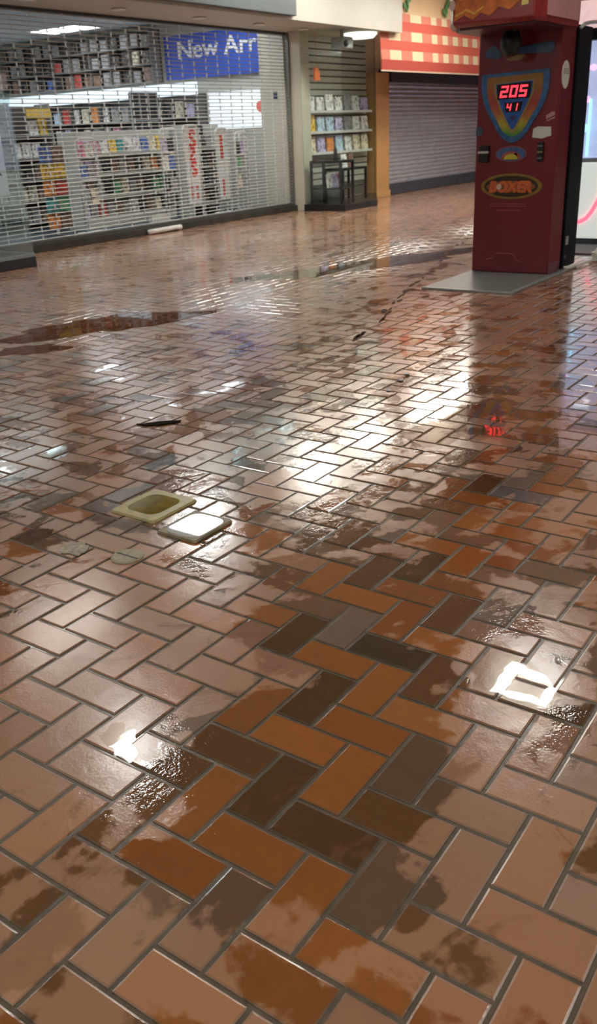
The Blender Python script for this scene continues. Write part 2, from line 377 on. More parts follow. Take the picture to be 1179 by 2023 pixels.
# ------------------------------------------------------------------ display windows either side
t = thing('display_window', 'glass display window with black base and poster, cut by left edge', 'display window', (5, 8.4, 0))
MB().box(2.0, 6.35, 7.9, 8.86, .0, .10).obj('base', M_black, t, bevel=.004)
MB().box(2.0, 6.35, 7.92, 7.932, .10, 2.629).obj('glass_pane', M_glass, t)
MB().box(6.338, 6.35, 7.932, 8.90, .10, 2.629).obj('glass_pane', M_glass, t)
MB().box(2.0, 6.35, 7.915, 7.94, .10, .135).box(6.335, 6.355, 7.94, 8.9, .10, .135).obj('channel', mat('pane_channel', (.28, .33, .32), .3, metal=.4), t)
b = MB().box(5.5, 6.17, 7.934, 7.938, .73, 1.45)
o = b.obj('poster', mat('pale_blue_poster', (.66, .76, .90), .5, var=.06), origin=(5.8, 7.936, .73))
tag(o, 'pale blue poster with a dark slanting shape inside the left display window', 'poster')
MB().prism([(5.95, .95), (6.12, .92), (6.02, 1.05), (5.98, 1.2), (5.93, 1.34), (5.86, 1.38), (5.82, 1.2), (5.9, 1.02)], lambda a, c, q: (a, q, c), 7.9325, 7.9339).obj('printed_shape', mat('navy_print', (.04, .05, .10), .5), o)

t = thing('display_window', 'corner glass display window on a black base beside the cream pillar', 'display window', (13.5, 8.4, 0))
base = [(12.62, 7.90), (13.65, 7.90), (15.05, 8.75), (15.05, 8.90), (12.79, 8.95), (12.79, 8.70), (12.62, 8.70)]
MB().prism(base, lambda a, c, q: (a, c, q), 0, .10).obj('base', M_black, t, bevel=.003)
MB().box(12.63, 13.65, 7.92, 7.932, .10, 2.629).obj('glass_pane', M_glass, t)
MB().box(12.63, 12.642, 7.932, 8.69, .10, 2.629).obj('glass_pane', M_glass, t)
MB().prism([(13.65, 7.93), (15.04, 8.765), (15.03, 8.775), (13.645, 7.945)], lambda a, c, q: (a, c, q), .10, 2.629).obj('angled_pane', M_glass, t)
# slatwall behind the window display
b = MB(); b.box(13.02, 15.08, 8.96, 8.999, .10, 2.62, 1)
z = .35
while z < 2.6: b.box(13.02, 15.08, 8.948, 8.9599, z, z+.078); z += .10
tag(center_origin(b.obj('slatwall', [mat('slatwall_cream', (.50, .51, .44), .5, var=.05), mat('slat_groove', (.12, .12, .10), .7)])), 'cream grooved slatwall behind the corner display window', 'slatwall')
struct(MB().box(12.80, 12.99, 8.76, 9.0, .101, 2.628).obj('wall_pillar', M_cream, bevel=.004))

# ------------------------------------------------------------------ next shop: orange column, gingham awning, steel shutter
t = thing('column', 'tan orange square column between the display window and steel shutter', 'column', (15.3, 8.87, 0))
M_tan = mat('tan_column_paint', (.48, .27, .11), .45, var=.06, scale=4)
MB().box(15.12, 15.58, 8.76, 9.0, .12, 2.12).obj('shaft', M_tan, t, bevel=.006)
MB().box(15.09, 15.60, 8.74, 9.0, 0, .12).obj('plinth', M_tan, t, bevel=.006)
t = thing('roller_shutter', 'closed shiny steel roller shutter with dark hood under the gingham awning', 'shutter', (18, 8.93, 0))
prof = []; z = .20
X0s, X1s = 15.62, 24.0
b = MB(); vs = []
n = 0
while z < 1.98:
    for q in range(7):
        a = q/6.0; prof.append((8.95 - .007*math.sin(PI*a), z + .072*a))
    prof.append((8.958, z+.0745)); z += .0765
for (y, zz) in prof: vs += [(X0s, y, zz), (X1s, y, zz)]
b.add(vs, [(2*i, 2*i+1, 2*i+3, 2*i+2) for i in range(len(prof)-1)])
b.obj('slat_curtain', M_steel, t)
MB().box(X0s, X1s, 8.92, 8.99, .004, .20).obj('bottom_bar', M_dsteel, t, bevel=.006)
MB().box(X0s, X1s, 8.72, 9.0, 1.97, 2.2).obj('hood', M_hood, t, bevel=.01)
MB().box(15.60, 15.66, 8.88, 9.0, 0.004, 1.97).obj('guide_rail', M_dsteel, t, bevel=.004)
struct(MB().box(15.09, 33.2, 9.01, 9.1, 0, CZ).obj('wall_right', mat('tan_shop_wall', (.62, .45, .30), .7, var=.05, scale=2)))
# gingham awning : checker painted cloth on a bent frame
def gingham():
    m, nt, N, L = new_mat('gingham_cloth')
    out = N.new('ShaderNodeOutputMaterial'); b = N.new('ShaderNodeBsdfPrincipled'); b.inputs['Roughness'].default_value = .75
    L.new(b.outputs[0], out.inputs[0])
    uv = N.new('ShaderNodeUVMap'); uv.uv_map = 'cloth'; sp = N.new('ShaderNodeSeparateXYZ'); L.new(uv.outputs[0], sp.inputs[0])
    def stripe(sock, per, off):
        a = N.new('ShaderNodeMath'); a.operation = 'ADD'; a.inputs[1].default_value = off; L.new(sock, a.inputs[0])
        d = N.new('ShaderNodeMath'); d.operation = 'DIVIDE'; d.inputs[1].default_value = per; L.new(a.outputs[0], d.inputs[0])
        fr = N.new('ShaderNodeMath'); fr.operation = 'FRACT'; L.new(d.outputs[0], fr.inputs[0])
        g = N.new('ShaderNodeMath'); g.operation = 'GREATER_THAN'; g.inputs[1].default_value = .5; L.new(fr.outputs[0], g.inputs[0]); return g.outputs[0]
    sx = stripe(sp.outputs[0], .74, .1); sy = stripe(sp.outputs[1], .29, .26)
    ad = N.new('ShaderNodeMath'); ad.operation = 'MULTIPLY'; L.new(sx, ad.inputs[0]); L.new(sy, ad.inputs[1])
    a2 = N.new('ShaderNodeMath'); a2.operation = 'ADD'; L.new(sx, a2.inputs[0]); L.new(sy, a2.inputs[1])
    m1 = N.new('ShaderNodeMix'); m1.data_type = 'RGBA'; m1.inputs[6].default_value = (.46, .08, .05, 1); m1.inputs[7].default_value = (.52, .17, .12, 1)
    L.new(sy, m1.inputs['Factor'])
    m2 = N.new('ShaderNodeMix'); m2.data_type = 'RGBA'; m2.inputs[7].default_value = (.58, .50, .33, 1); L.new(ad.outputs[0], m2.inputs['Factor']); L.new(m1.outputs[2], m2.inputs[6])
    # plain red hem band, cream piping below it, tan cloth with the pattern fading out on top
    def step(sock, v):
        g = N.new('ShaderNodeMath'); g.operation = 'LESS_THAN'; g.inputs[1].default_value = v; L.new(sock, g.inputs[0]); return g.outputs[0]
    m3 = N.new('ShaderNodeMix'); m3.data_type = 'RGBA'; m3.inputs[7].default_value = (.36, .05, .035, 1); L.new(step(sp.outputs[1], .175), m3.inputs['Factor']); L.new(m2.outputs[2], m3.inputs[6])
    m4 = N.new('ShaderNodeMix'); m4.data_type = 'RGBA'; m4.inputs[7].default_value = (.5, .4, .3, 1); L.new(step(sp.outputs[1], .022), m4.inputs['Factor']); L.new(m3.outputs[2], m4.inputs[6])
    L.new(m4.outputs[2], b.inputs['Base Color'])
    return m
t = thing('gingham_awning', 'red and cream checked awning with tan sign band above the steel shutter', 'awning', (16, 8, 2.05))
def sheet(name, path, ztop, zbot, outw, m, parent):
    """cloth hanging along a ground path, leaning out by outw at the bottom, 1.5 cm thick"""
    d = 0; vs = []; fs = []; uvs = []
    ds = [0]
    for i in range(1, len(path)): ds.append(ds[-1]+math.dist(path[i-1], path[i])*(1.9 if i > 1 else 1))
    for (p, s) in zip(path, ds):
        for (z, y) in ((zbot, 0), (zbot+.19, .0), (ztop, outw)): vs.append((p[0], p[1]+y, z)); uvs.append((s, z-zbot))
    for i in range(len(path)-1):
        for j in range(2): a = i*3+j; fs.append((a, a+3, a+4, a+1))
    o = MB().add(vs, fs).obj(name, m, parent)
    uvl = o.data.uv_layers.new(name='cloth')
    for lp in o.data.loops: uvl.data[lp.index].uv = uvs[lp.vertex_index]
    so = o.modifiers.new('solid', 'SOLIDIFY'); so.thickness = .015
    return o
sheet('awning_cloth', [(13.90, 7.95), (15.6, 7.9), (24.0, 7.6)], 2.93, 2.055, .06, gingham(), t)
M_tanband = mat('tan_sign_band', (.52, .36, .21), .6, var=.05, scale=3)
sheet('sign_band', [(13.90, 8.02), (15.6, 7.97), (24.0, 7.67)], 3.39, 2.92, .0, M_tanband, t)
M_green = mat('green_paint', (.05, .17, .05), .5)
for (x, y) in ((14.75, 7.98), (16.1, 7.93)):
    b = MB(); z = 2.96
    b.tube([(x, y-.02, z), (x+.03, y-.03, z+.07), (x+.01, y-.02, z+.14), (x+.05, y-.03, z+.22), (x+.12, y-.03, z+.30)], .022, 8)
    b.prism([(x+.02, z+.10), (x+.13, z+.16), (x+.16, z+.25), (x+.06, z+.2)], lambda a, c, q: (a, y+q, c), -.03, -.012)
    b.prism([(x-.01, z+.02), (x-.09, z+.05), (x-.12, z+.12), (x-.03, z+.1)], lambda a, c, q: (a, y+q, c), -.03, -.012)
    b.obj('vine_ornament', M_green, t)

# ------------------------------------------------------------------ bookshop interior
BC = {'red': (.55, .06, .05), 'yellow': (.75, .50, .06), 'orange': (.70, .25, .06), 'teal': (.06, .30, .30), 'blue': (.07, .16, .48), 'pale blue': (.45, .60, .75),
      'pink': (.70, .25, .40), 'white': (.75, .75, .73), 'green': (.08, .35, .16), 'grey': (.30, .30, .31), 'brown': (.22, .13, .09), 'black': (.02, .02, .025),
      'lilac': (.50, .45, .68), 'cream': (.66, .60, .45)}
def cover(name, c):
    m, nt, N, L = new_mat('cover_'+name.replace(' ', '_'))
    out = N.new('ShaderNodeOutputMaterial'); b = N.new('ShaderNodeBsdfPrincipled'); b.inputs['Roughness'].default_value = .35
    L.new(b.outputs[0], out.inputs[0])
    tc = N.new('ShaderNodeTexCoord'); oi = N.new('ShaderNodeObjectInfo')
    ad = N.new('ShaderNodeVectorMath'); ad.operation = 'MULTIPLY_ADD'; ad.inputs[1].default_value = (1, 1, 1)
    mu = N.new('ShaderNodeMath'); mu.operation = 'MULTIPLY'; mu.inputs[1].default_value = 37; L.new(oi.outputs['Random'], mu.inputs[0])
    L.new(tc.outputs['Object'], ad.inputs[0]); L.new(mu.outputs[0], ad.inputs[2])
    vz = N.new('ShaderNodeTexVoronoi'); vz.inputs['Scale'].default_value = 13; L.new(ad.outputs[0], vz.inputs['Vector'])
    nz = N.new('ShaderNodeTexNoise'); nz.inputs['Scale'].default_value = 22; L.new(ad.outputs[0], nz.inputs['Vector'])
    hs = N.new('ShaderNodeHueSaturation'); hs.inputs['Color'].default_value = (*c, 1)
    mr = N.new('ShaderNodeMapRange'); mr.inputs['To Min'].default_value = .45; mr.inputs['To Max'].default_value = 1.35
    L.new(vz.outputs['Distance'], mr.inputs['Value']); mr.inputs['From Max'].default_value = .6; L.new(mr.outputs[0], hs.inputs['Value'])
    st = N.new('ShaderNodeValToRGB'); st.color_ramp.elements[0].position = .60; st.color_ramp.elements[1].position = .64; L.new(nz.outputs['Fac'], st.inputs['Fac'])
    mx = N.new('ShaderNodeMix'); mx.data_type = 'RGBA'; L.new(st.outputs['Color'], mx.inputs['Factor']); L.new(hs.outputs[0], mx.inputs[6])
    mx.inputs[7].default_value = (.36, .34, .32, 1) if sum(c) < 1.2 else (.22, .16, .2, 1)
    L.new(mx.outputs[2], b.inputs['Base Color'])
    return m
COVER = {k: cover(k, c) for k, c in BC.items()}
M_pages = mat('page_block', (.70, .66, .55), .8, var=.15, scale=200)
_bookmesh = {}
def book_mesh(colr, w_, h_, d_):
    key = (colr, round(w_, 3), round(h_, 3), round(d_, 3))
    if key not in _bookmesh:
        b = MB(); c = .003
        b.box(-w_/2, w_/2, -d_/2, -d_/2+c, 0, h_); b.box(-w_/2, w_/2, d_/2-c, d_/2, 0, h_); b.box(-w_/2, -w_/2+c, -d_/2+c, d_/2-c, 0, h_)
        b.box(-w_/2+c, w_/2-.006, -d_/2+c, d_/2-c, .005, h_-.005, 1)
        o = b.obj('book', [COVER[colr], M_pages]); _bookmesh[key] = o.data; bpy.data.objects.remove(o)
    return _bookmesh[key]
used = {}
ORD = ['first', 'second', 'third', 'fourth', 'fifth', 'sixth', 'seventh', 'eighth', 'ninth', 'tenth', 'eleventh', 'twelfth', 'thirteenth', 'fourteenth', 'fifteenth', 'sixteenth', 'seventeenth', 'eighteenth', 'nineteenth', 'twentieth']
def put_book(colr, w_, h_, d_, loc, rz, lean, label, group):
    o = bpy.data.objects.new('book', book_mesh(colr, w_, h_, d_)); COL.objects.link(o)
    o.location = loc; o.rotation_euler = (lean, 0, rz); tag(o, label, 'book', group)
    return o
def row_of_books(cols, start, step, loc_fn, rz, w_, h_, d_, lean, what, side='from the left'):
    for k, c in enumerate(cols):
        if not c: continue
        hh = h_*random.choice((.88, .94, 1.0, 1.06))
        put_book(c, w_, hh, d_, loc_fn(start+k*step), rz, lean, '%s book %s %s on %s' % (c, ORD[k], side, what), 'books on '+what)
NEUT = ['grey', 'white', 'cream', 'grey', 'brown', 'black', 'lilac', 'grey', 'white', 'pale blue']
rb = random.Random(11)
def rnd(n, pool=None): return [rb.choice(pool or NEUT) for _ in range(n)]

# --- upper wall shelves (side wall, above the lit valance)
M_shelfg = mat('shelf_grey', (.24, .245, .24), .6, var=.1)
M_dim = mat('shelf_back_dark', (.10, .105, .11), .7, var=.2)
t = thing('wall_shelf', 'long dim grey wall shelving above the lit strip in the bookshop', 'shelf', (12.66, 13.7, 2.10))
MB().box(12.80, 12.819, 11.75, 15.9, 2.10, 2.93).obj('back_panel', M_dim, t)
for z in (2.10, 2.38, 2.66): MB().box(12.52, 12.80, 11.75, 15.9, z, z+.02).obj('shelf_board', M_shelfg, t)
for k in range(9): MB().box(12.56, 12.79, 11.76+k*.51, 11.78+k*.51, 2.12, 2.93).obj('upright', M_shelfg, t)
for r_, z in enumerate((2.12, 2.40, 2.68)):
    nm = ['lower', 'middle', 'upper'][r_]
    cols = rnd(16, ['grey', 'black', 'grey', 'brown', 'black', 'black', 'grey']); 
    if r_ == 0: cols[10] = 'blue'; cols[7] = 'red'; cols[8] = 'brown'
    if r_ == 1: cols[9] = 'red'; cols[1] = 'cream'
    for k, c in enumerate(cols):
        y = 11.90+k*.255
        if (y-11.76) % .51 < .07 or (y-11.76) % .51 > .46: y += .0
        put_book(c, .155, .21*rb.choice((.85, 1, 1.05)), .035, (12.60, y, z), -PI/2, -.0, '%s book %s from banner on %s level of high wall shelving' % (c, ORD[k], nm), 'dim books on the high wall shelving')
# --- banner
t = thing('banner', 'blue hanging banner with white New Arrivals lettering', 'banner', (12.80, 10.4, 2.12))
bb = MB(); bb.box(12.76, 12.772, 9.50, 11.62, 2.12, 2.80); bb.obj('banner_board', mat('banner_blue', (.035, .10, .56), .5, var=.05), t)
tx = text_mb('New Arrivals', .38, lambda a, c, q: (12.752+q, 11.33-a*1.22, 2.44+c), bold=.006)
tx.obj('lettering', mat('banner_white', (.85, .87, .9), .5), t)
# --- valance and underlit wall, its brightness added as a glowing panel
o = MB().box(12.45, 12.55, 10.75, 16.2, 1.86, 2.05).obj('light_valance', M_valance, origin=(12.5, 13, 1.86)); tag(o, 'glowing pale blue strip light under the high grey shelving', 'light')
t = thing('underlit_wall_glow', 'bright underlit wall patch imitated by a glowing white panel below the blue banner', 'panel', (12.8, 10.1, 1.5))
MB().box(12.795, 12.8199, 9.50, 10.75, 1.30, 1.88).obj('panel', M_wallglow, t)
MB().box(12.77, 12.79, 9.48, 10.77, 1.88, 1.90).obj('trim_strip', M_white, t)
o = MB().lathe([(.0, -.002), (.085, 0), (.085, .01), (.0, .012)], n=28).obj('round_sticker', mat('coral_sticker', (.85, .16, .12), .5, emit=.15))
o.rotation_euler = (0, -PI/2, 0); o.location = (12.79, 9.62, 1.62); tag(o, 'round coral red sticker at the right end of the glowing wall panel', 'sticker')
o = MB().box(12.588, 12.5999, 9.13, 9.20, 1.70, 1.81).obj('wall_switch', mat('navy_switch', (.03, .05, .12), .4), bevel=.003); center_origin(o); tag(o, 'small dark blue switch plate on the cream wall end', 'switch')
# --- side wall bookcase (below the valance)
M_case = mat('bookcase_dark', (.085, .085, .085), .6, var=.2)
t = thing('wall_bookcase', 'long dark wall bookcase below the glowing strip light', 'bookcase', (12.66, 12.8, .012))
MB().box(12.80, 12.819, 10.80, 16.2, .012, 1.88).obj('back_panel', M_case, t)
for z in (.10, .45, .80, 1.15, 1.50): MB().box(12.50, 12.80, 10.78, 16.2, z, z+.02).obj('shelf_board', mat('shelf_board_pale', (.42, .42, .39), .5), t)
for k in range(8): MB().box(12.52, 12.79, 10.80+k*.77, 10.83+k*.77, .012, 1.88).obj('upright', M_case, t)
allc = list(BC)
for r_, z in enumerate((.82, 1.17, 1.52)):
    nm = ['third', 'second', 'top'][r_]
    cols = rnd(20, ['white', 'pink', 'grey', 'cream', 'lilac', 'brown', 'red', 'pale blue', 'orange', 'black', 'white', 'grey'])
    for k, c in enumerate(cols):
        y = 10.97+k*.262
        put_book(c, .17, .24*rb.choice((.85, 1, 1.06)), .04, (12.59, y, z), -PI/2, 0, '%s book %s from right on %s shelf of dark wall bookcase' % (c, ORD[k], nm), 'books in the dark wall bookcase')
# --- dark grid display
t = thing('grid_rack', 'tall dark rack of black grid squares behind the white gondola', 'rack', (11.8, 11.33, .012))
MB().box(11.50, 12.12, 11.33, 11.36, .012, 1.90).obj('back_board', mat('grid_black', (.008, .01, .013), .5), t)
b = MB()
for k in range(4): b.box(11.48+k*.212, 11.50+k*.212, 11.30, 11.33, .012, 1.92)
for k in range(6): b.box(11.50, 12.136, 11.30, 11.33, .85+k*.21, .87+k*.21)
b.obj('grid_frame', mat('grid_grey', (.35, .37, .38), .4), t)
# --- white gondola rack
M_gond = mat('gondola_white', (.60, .60, .54), .45, var=.05)
GX0, GX1, GY = 9.22, 11.10, 10.2
t = thing('gondola_rack', 'low white shelving rack full of books behind the grille', 'rack', (10.2, 10.4, .012))
MB().box(GX0, GX1, GY+.33, GY+.35, .012, 1.34).obj('back_panel', M_gond, t)
MB().box(GX0, GX1, GY-.02, GY+.33, .012, .17).obj('base_deck', M_gond, t, bevel=.006)
for s_ in (GX0-.03, GX1): MB().box(s_, s_+.03, GY-.02, GY+.37, .012, 1.34).obj('side_panel', M_gond, t, bevel=.006)
GZ = [.17, .46, .75, 1.02]
for z in GZ[1:]: MB().box(GX0, GX1, GY, GY+.33, z-.022, z).box(GX0, GX1, GY-.015, GY, z-.03, z+.02).obj('shelf_board', M_gond, t)
rows = [['lilac', 'grey', 'red', 'grey', 'brown', 'grey', 'white', 'black', 'brown', 'cream', 'black'],
        ['grey', 'brown', 'grey', 'black', 'green', 'cream', 'grey', 'brown', 'black', 'green', 'green'],
        ['white', 'lilac', 'grey', 'black', 'brown', 'grey', 'brown', 'black', 'cream', 'orange', 'brown'],
        ['pink', 'lilac', 'pink', 'white', 'yellow', 'teal', 'white', 'white', 'blue', 'cream', 'yellow']]
for r_, cols in enumerate(rows):
    nm = ['bottom', 'second lowest', 'third lowest', 'top'][r_]
    row_of_books(cols, GX0+.09, .17, lambda x, z=GZ[r_]: (x, GY+.10, z), 0, .145, .215, .03, -.10, 'the %s shelf of the white rack' % nm)
top = ['grey', None, 'orange', 'white', 'red', None, 'white', 'cream', None, 'grey', 'white']
row_of_books(top, GX0+.09, .17, lambda x: (x, GY+.34, 1.341), 0, .145, .20, .05, 0, 'top of the white rack back panel') if 0 else None
# --- white tube end frames of the rack
M_tube = mat('white_tube', (.74, .76, .74), .35, var=.04)
def hoop(x0, x1, y, z0, z1, r=.016, rungs=()):
    b = MB(); c = .07
    pts = [(x0, y, z0), (x0, y, z1-c)] + [(x0+c-c*math.cos(a), y, z1-c+c*math.sin(a)) for a in (.4, .8, 1.2)] + [(x0+c, y, z1), (x1-c, y, z1)] + \
          [(x1-c+c*math.sin(a), y, z1-c+c*math.cos(a)) for a in (.4, .8, 1.2)] + [(x1, y, z1-c), (x1, y, z0)]
    b.tube(pts, r, 8)
    for z in rungs: b.bar((x0, y, z), (x1, y, z), r*.8)
    return b
def display_stand(name, label, x0, x1, y, z1, rungs, books, what):
    t = thing(name, label, 'display stand', ((x0+x1)/2, y, .012))
    hoop(x0, x1, y, .03, z1, rungs=rungs).obj('frame', M_tube, t, smooth=True)
    MB().box(x0-.03, x1+.03, y-.12, y+.16, .012, .035).obj('foot_plate', M_tube, t, bevel=.004)
    for z in rungs: MB().box(x0+.02, x1-.02, y-.005, y+.10, z-.012, z+.006).obj('ledge', M_tube, t)
    for z, cols in books:
        n = len(cols)
        for k, c in enumerate(cols):
            put_book(c, .135, .19, .025, (x0+.10+k*(x1-x0-.2)/max(1, n-1), y+.03, z+.007), 0, -.06, '%s book %s %s' % (c, ['standing left', 'standing middle', 'standing right'][k] if n > 1 else 'alone', what % z_word[z]), 'books on '+what.split(' of ')[-1])
    return t
z_word = {}
for zz, wd in ((.40, 'bottom ledge'), (.45, 'bottom ledge'), (.72, 'middle ledge'), (.76, 'middle ledge'), (1.0, 'top ledge'), (.9, 'top ledge')): z_word[zz] = wd
display_stand('book_stand', 'narrow white hoop stand at the left end of the white rack', 8.78, 9.14, 9.75, 1.24, (.40, .72, 1.0), [(.40, ['grey', 'cream']), (.72, ['blue', 'grey']), (1.0, ['pink', 'white'])], 'on the %s of the narrow hoop stand')
display_stand('book_stand', 'white hoop stand between the white rack and red lettered panel', 10.30, 10.64, 9.62, 1.33, (.45, .76, 1.0), [(.45, ['black', 'grey']), (.76, ['white', 'blue']), (1.0, ['lilac', 'black'])], 'on the %s of the hoop stand by the red panel')
display_stand('book_stand', 'tall white hoop stand furthest right behind the grille', 12.02, 12.34, 9.60, 1.24, (.40, .72, .9), [(.40, ['cream', 'grey']), (.72, ['green', 'grey']), (.9, ['black', 'lilac'])], 'on the %s of the hoop stand furthest right')
display_stand('book_stand', 'short white hoop stand standing before the cream wall end', 12.38, 12.58, 9.80, 1.22, (.45, .76), [], 'x')
# --- security gates with red lettered panels
M_redp = mat('red_print', (.66, .05, .04), .5, var=.1)
def gate(label, x0, x1, y, z0, z1, full=True):
    t = thing('security_gate', label, 'security gate', ((x0+x1)/2, y, .012))
    hoop(x0, x1, y, .03, z1+.03, .018).obj('frame', M_tube, t, smooth=True)
    MB().box(x0-.03, x1+.03, y-.10, y+.10, .012, .05).obj('foot_plate', M_white, t, bevel=.005)
    pan = MB().box(x0+.02, x1-.02, y-.008, y+.008, z0, z1).obj('panel', mat('gate_panel_white', (.74, .76, .78), .4), t)
    wd = x1-x0-.04; cx = (x0+x1)/2; b = MB(); hgt = z1-z0
    # broad brush strokes of red lettering running down the panel
    def S(c, r, z, flip=1):
        pts = [(c+flip*r*.9, z+r*1.0), (c, z+r*1.35), (c-flip*r*.9, z+r*.8), (c, z+r*.1), (c+flip*r*.9, z-r*.6), (c, z-r*1.3), (c-flip*r*.9, z-r*.9)]
        for i in range(len(pts)-1):
            (a0, z0_), (a1, z1_) = pts[i], pts[i+1]; L_ = math.hypot(a1-a0, z1_-z0_); nx, nz = -(z1_-z0_)/L_*.028, (a1-a0)/L_*.028
            b.prism([(a0-nx, z0_-nz), (a1-nx, z1_-nz), (a1+nx, z1_+nz), (a0+nx, z0_+nz)], lambda a, c_, q: (a, q, c_), y-.012-i*.0004, y-.0085)
    if full:
        S(cx+.02, .085, z1-.16); S(cx, .07, z1-.38, -1); S(cx+.02, .07, z1-.58)
        b.box(cx-.09, cx-.04, y-.0115, y-.0085, z0+.05, z0+.26); b.box(cx+.03, cx+.08, y-.0115, y-.0085, z0+.05, z0+.16); b.box(cx+.03, cx+.08, y-.0115, y-.0085, z0+.19, z0+.26)
    else:
        b.box(cx-.06, cx+.02, y-.0115, y-.0085, z1-.42, z1-.06); b.box(cx-.05, cx+.0, y-.0115, y-.0085, z0+.05, z0+.3)
    b.obj('lettering', M_redp, pan)
gate('white security gate with large red brushstroke lettering down its panel', 10.78, 11.12, 9.60, .25, 1.33)
gate('narrower white security gate with a faded red panel', 11.68, 11.98, 9.72, .25, 1.27, False)
# --- right hand dark shelf unit
t = thing('shelf_unit', 'dark shelf unit with white shelf edges between the two red panels', 'shelf unit', (11.6, 10.1, .012))
MB().box(11.35, 12.05, 10.28, 10.30, .012, 1.36).obj('back_panel', mat('unit_black', (.02, .022, .025), .5), t)
for s_ in (11.33, 12.05): MB().box(s_, s_+.025, 9.98, 10.30, .012, 1.38).obj('side_panel', M_gond, t)
for z in (.20, .48, .76, 1.04): MB().box(11.355, 12.05, 9.98, 10.28, z-.02, z).box(11.355, 12.05, 9.965, 9.98, z-.03, z+.01).obj('shelf_board', M_gond, t)
for r_, (z, cols) in enumerate(((.20, ['black', 'black', 'brown', 'black']), (.48, ['black', 'brown', 'black', 'grey']), (.76, ['black', 'grey', 'black', 'brown']), (1.04, ['black', 'cream', 'black', 'grey']))):
    row_of_books(cols, 11.46, .165, lambda x, z=z: (x, 10.10, z), 0, .14, .19, .03, -.08, 'the %s shelf of the dark unit' % ['bottom', 'second', 'third', 'top'][r_])
# --- left dark bookcase
t = thing('bookcase', 'tall grey bookcase left of the column of bright books', 'bookcase', (8.9, 11.3, .012))
MB().box(8.15, 9.62, 11.46, 11.48, .012, 1.72).obj('back_panel', M_case, t)
for s_ in (8.12, 8.88, 9.62): MB().box(s_, s_+.025, 11.16, 11.48, .012, 1.74).obj('upright', mat('case_grey', (.33, .34, .32), .5), t)
LZ = [.12, .42, .72, 1.02, 1.32]
for z in LZ: MB().box(8.145, 9.62, 11.16, 11.46, z-.02, z).obj('shelf_board', mat('case_grey', (.33, .34, .32), .5), t)
for r_, z in enumerate(LZ):
    cols = rnd(8, ['grey', 'brown', 'grey', 'cream', 'black', 'white', 'grey'])
    if r_ == 4: cols = ['white', 'pink', 'white', 'grey', None, None, 'white', 'yellow']
    row_of_books(cols, 8.24, .185, lambda x, z=z: (x, 11.24, z), 0, .15, .21, .035, -.08, 'the %s shelf of the tall grey bookcase' % ['bottom', 'second', 'middle', 'fourth', 'top'][r_])
o = MB().box(9.15, 9.60, 11.10, 11.12, 1.55, 1.67).obj('shelf_sign', mat('yellow_sign', (.80, .53, .10), .5, var=.1)); tag(center_origin(o), 'yellow sign strip at the top of the tall grey bookcase', 'sign')
# --- column of bright books on a clip stand
t = thing('book_tower', 'slim spinner tower holding a vertical column of bright books', 'book stand', (8.47, 9.9, .012))
MB().bar((8.47, 9.98, .03), (8.47, 9.98, 1.16), .02).obj('pole', M_tube, t)
MB().lathe([(.17, 0), (.17, .02), (.03, .03)], (8.47, 9.98, .012)).obj('base', M_dsteel, t, smooth=True)
M_case2 = M_dsteel
tz = [.14, .35, .56, .77, .98]; tcol = [('orange', 'brown'), ('teal', 'green'), ('orange', 'red'), ('yellow', 'yellow'), ('blue', 'brown')]
twx = [9.32, 9.27, 9.22, 9.14, 9.10]
for k, z in enumerate(tz):
    MB().box(8.26, 8.69, 9.84, 9.95, z-.012, z-.002).bar((8.47, 9.98, z-.007), (8.47, 9.92, z-.007), .008).obj('ledge', M_dsteel, t)
    for q in range(2):
        put_book(tcol[k][q], .18, .20, .03, (8.365+q*.21, 9.90, z-.001), 0, -.04, '%s book on %s ledge of slim tower, %s' % (tcol[k][q], ['lowest', 'second', 'middle', 'fourth', 'top'][k], ['left one', 'right one'][q]), 'bright books on the slim tower')
# --- white table sign and the stack on the sill
t = thing('lock_box', 'white boxed grille lock plate standing behind the dark sill', 'box', (9.6, 9.07, .012))
MB().box(9.38, 9.76, 9.035, 9.10, .012, .12).obj('box_plate', M_white, t, bevel=.006)
MB().box(9.36, 9.74, 9.035, 9.10, .125, .215).obj('box_plate', M_white, t, bevel=.006)
b = MB(); b.tube([(9.05, 8.84, .055), (9.2, 8.835, .058), (9.40, 8.83, .06), (9.55, 8.835, .062), (9.70, 8.84, .06)], .032, 12)
o = b.obj('rolled_paper', mat('wet_white_paper', (.72, .70, .68), .5, var=.15, scale=12), smooth=True); center_origin(o); o.location.z = .006; o.location.y = 8.82
tag(o, 'rolled white paper lying on the bricks against the dark sill', 'paper')
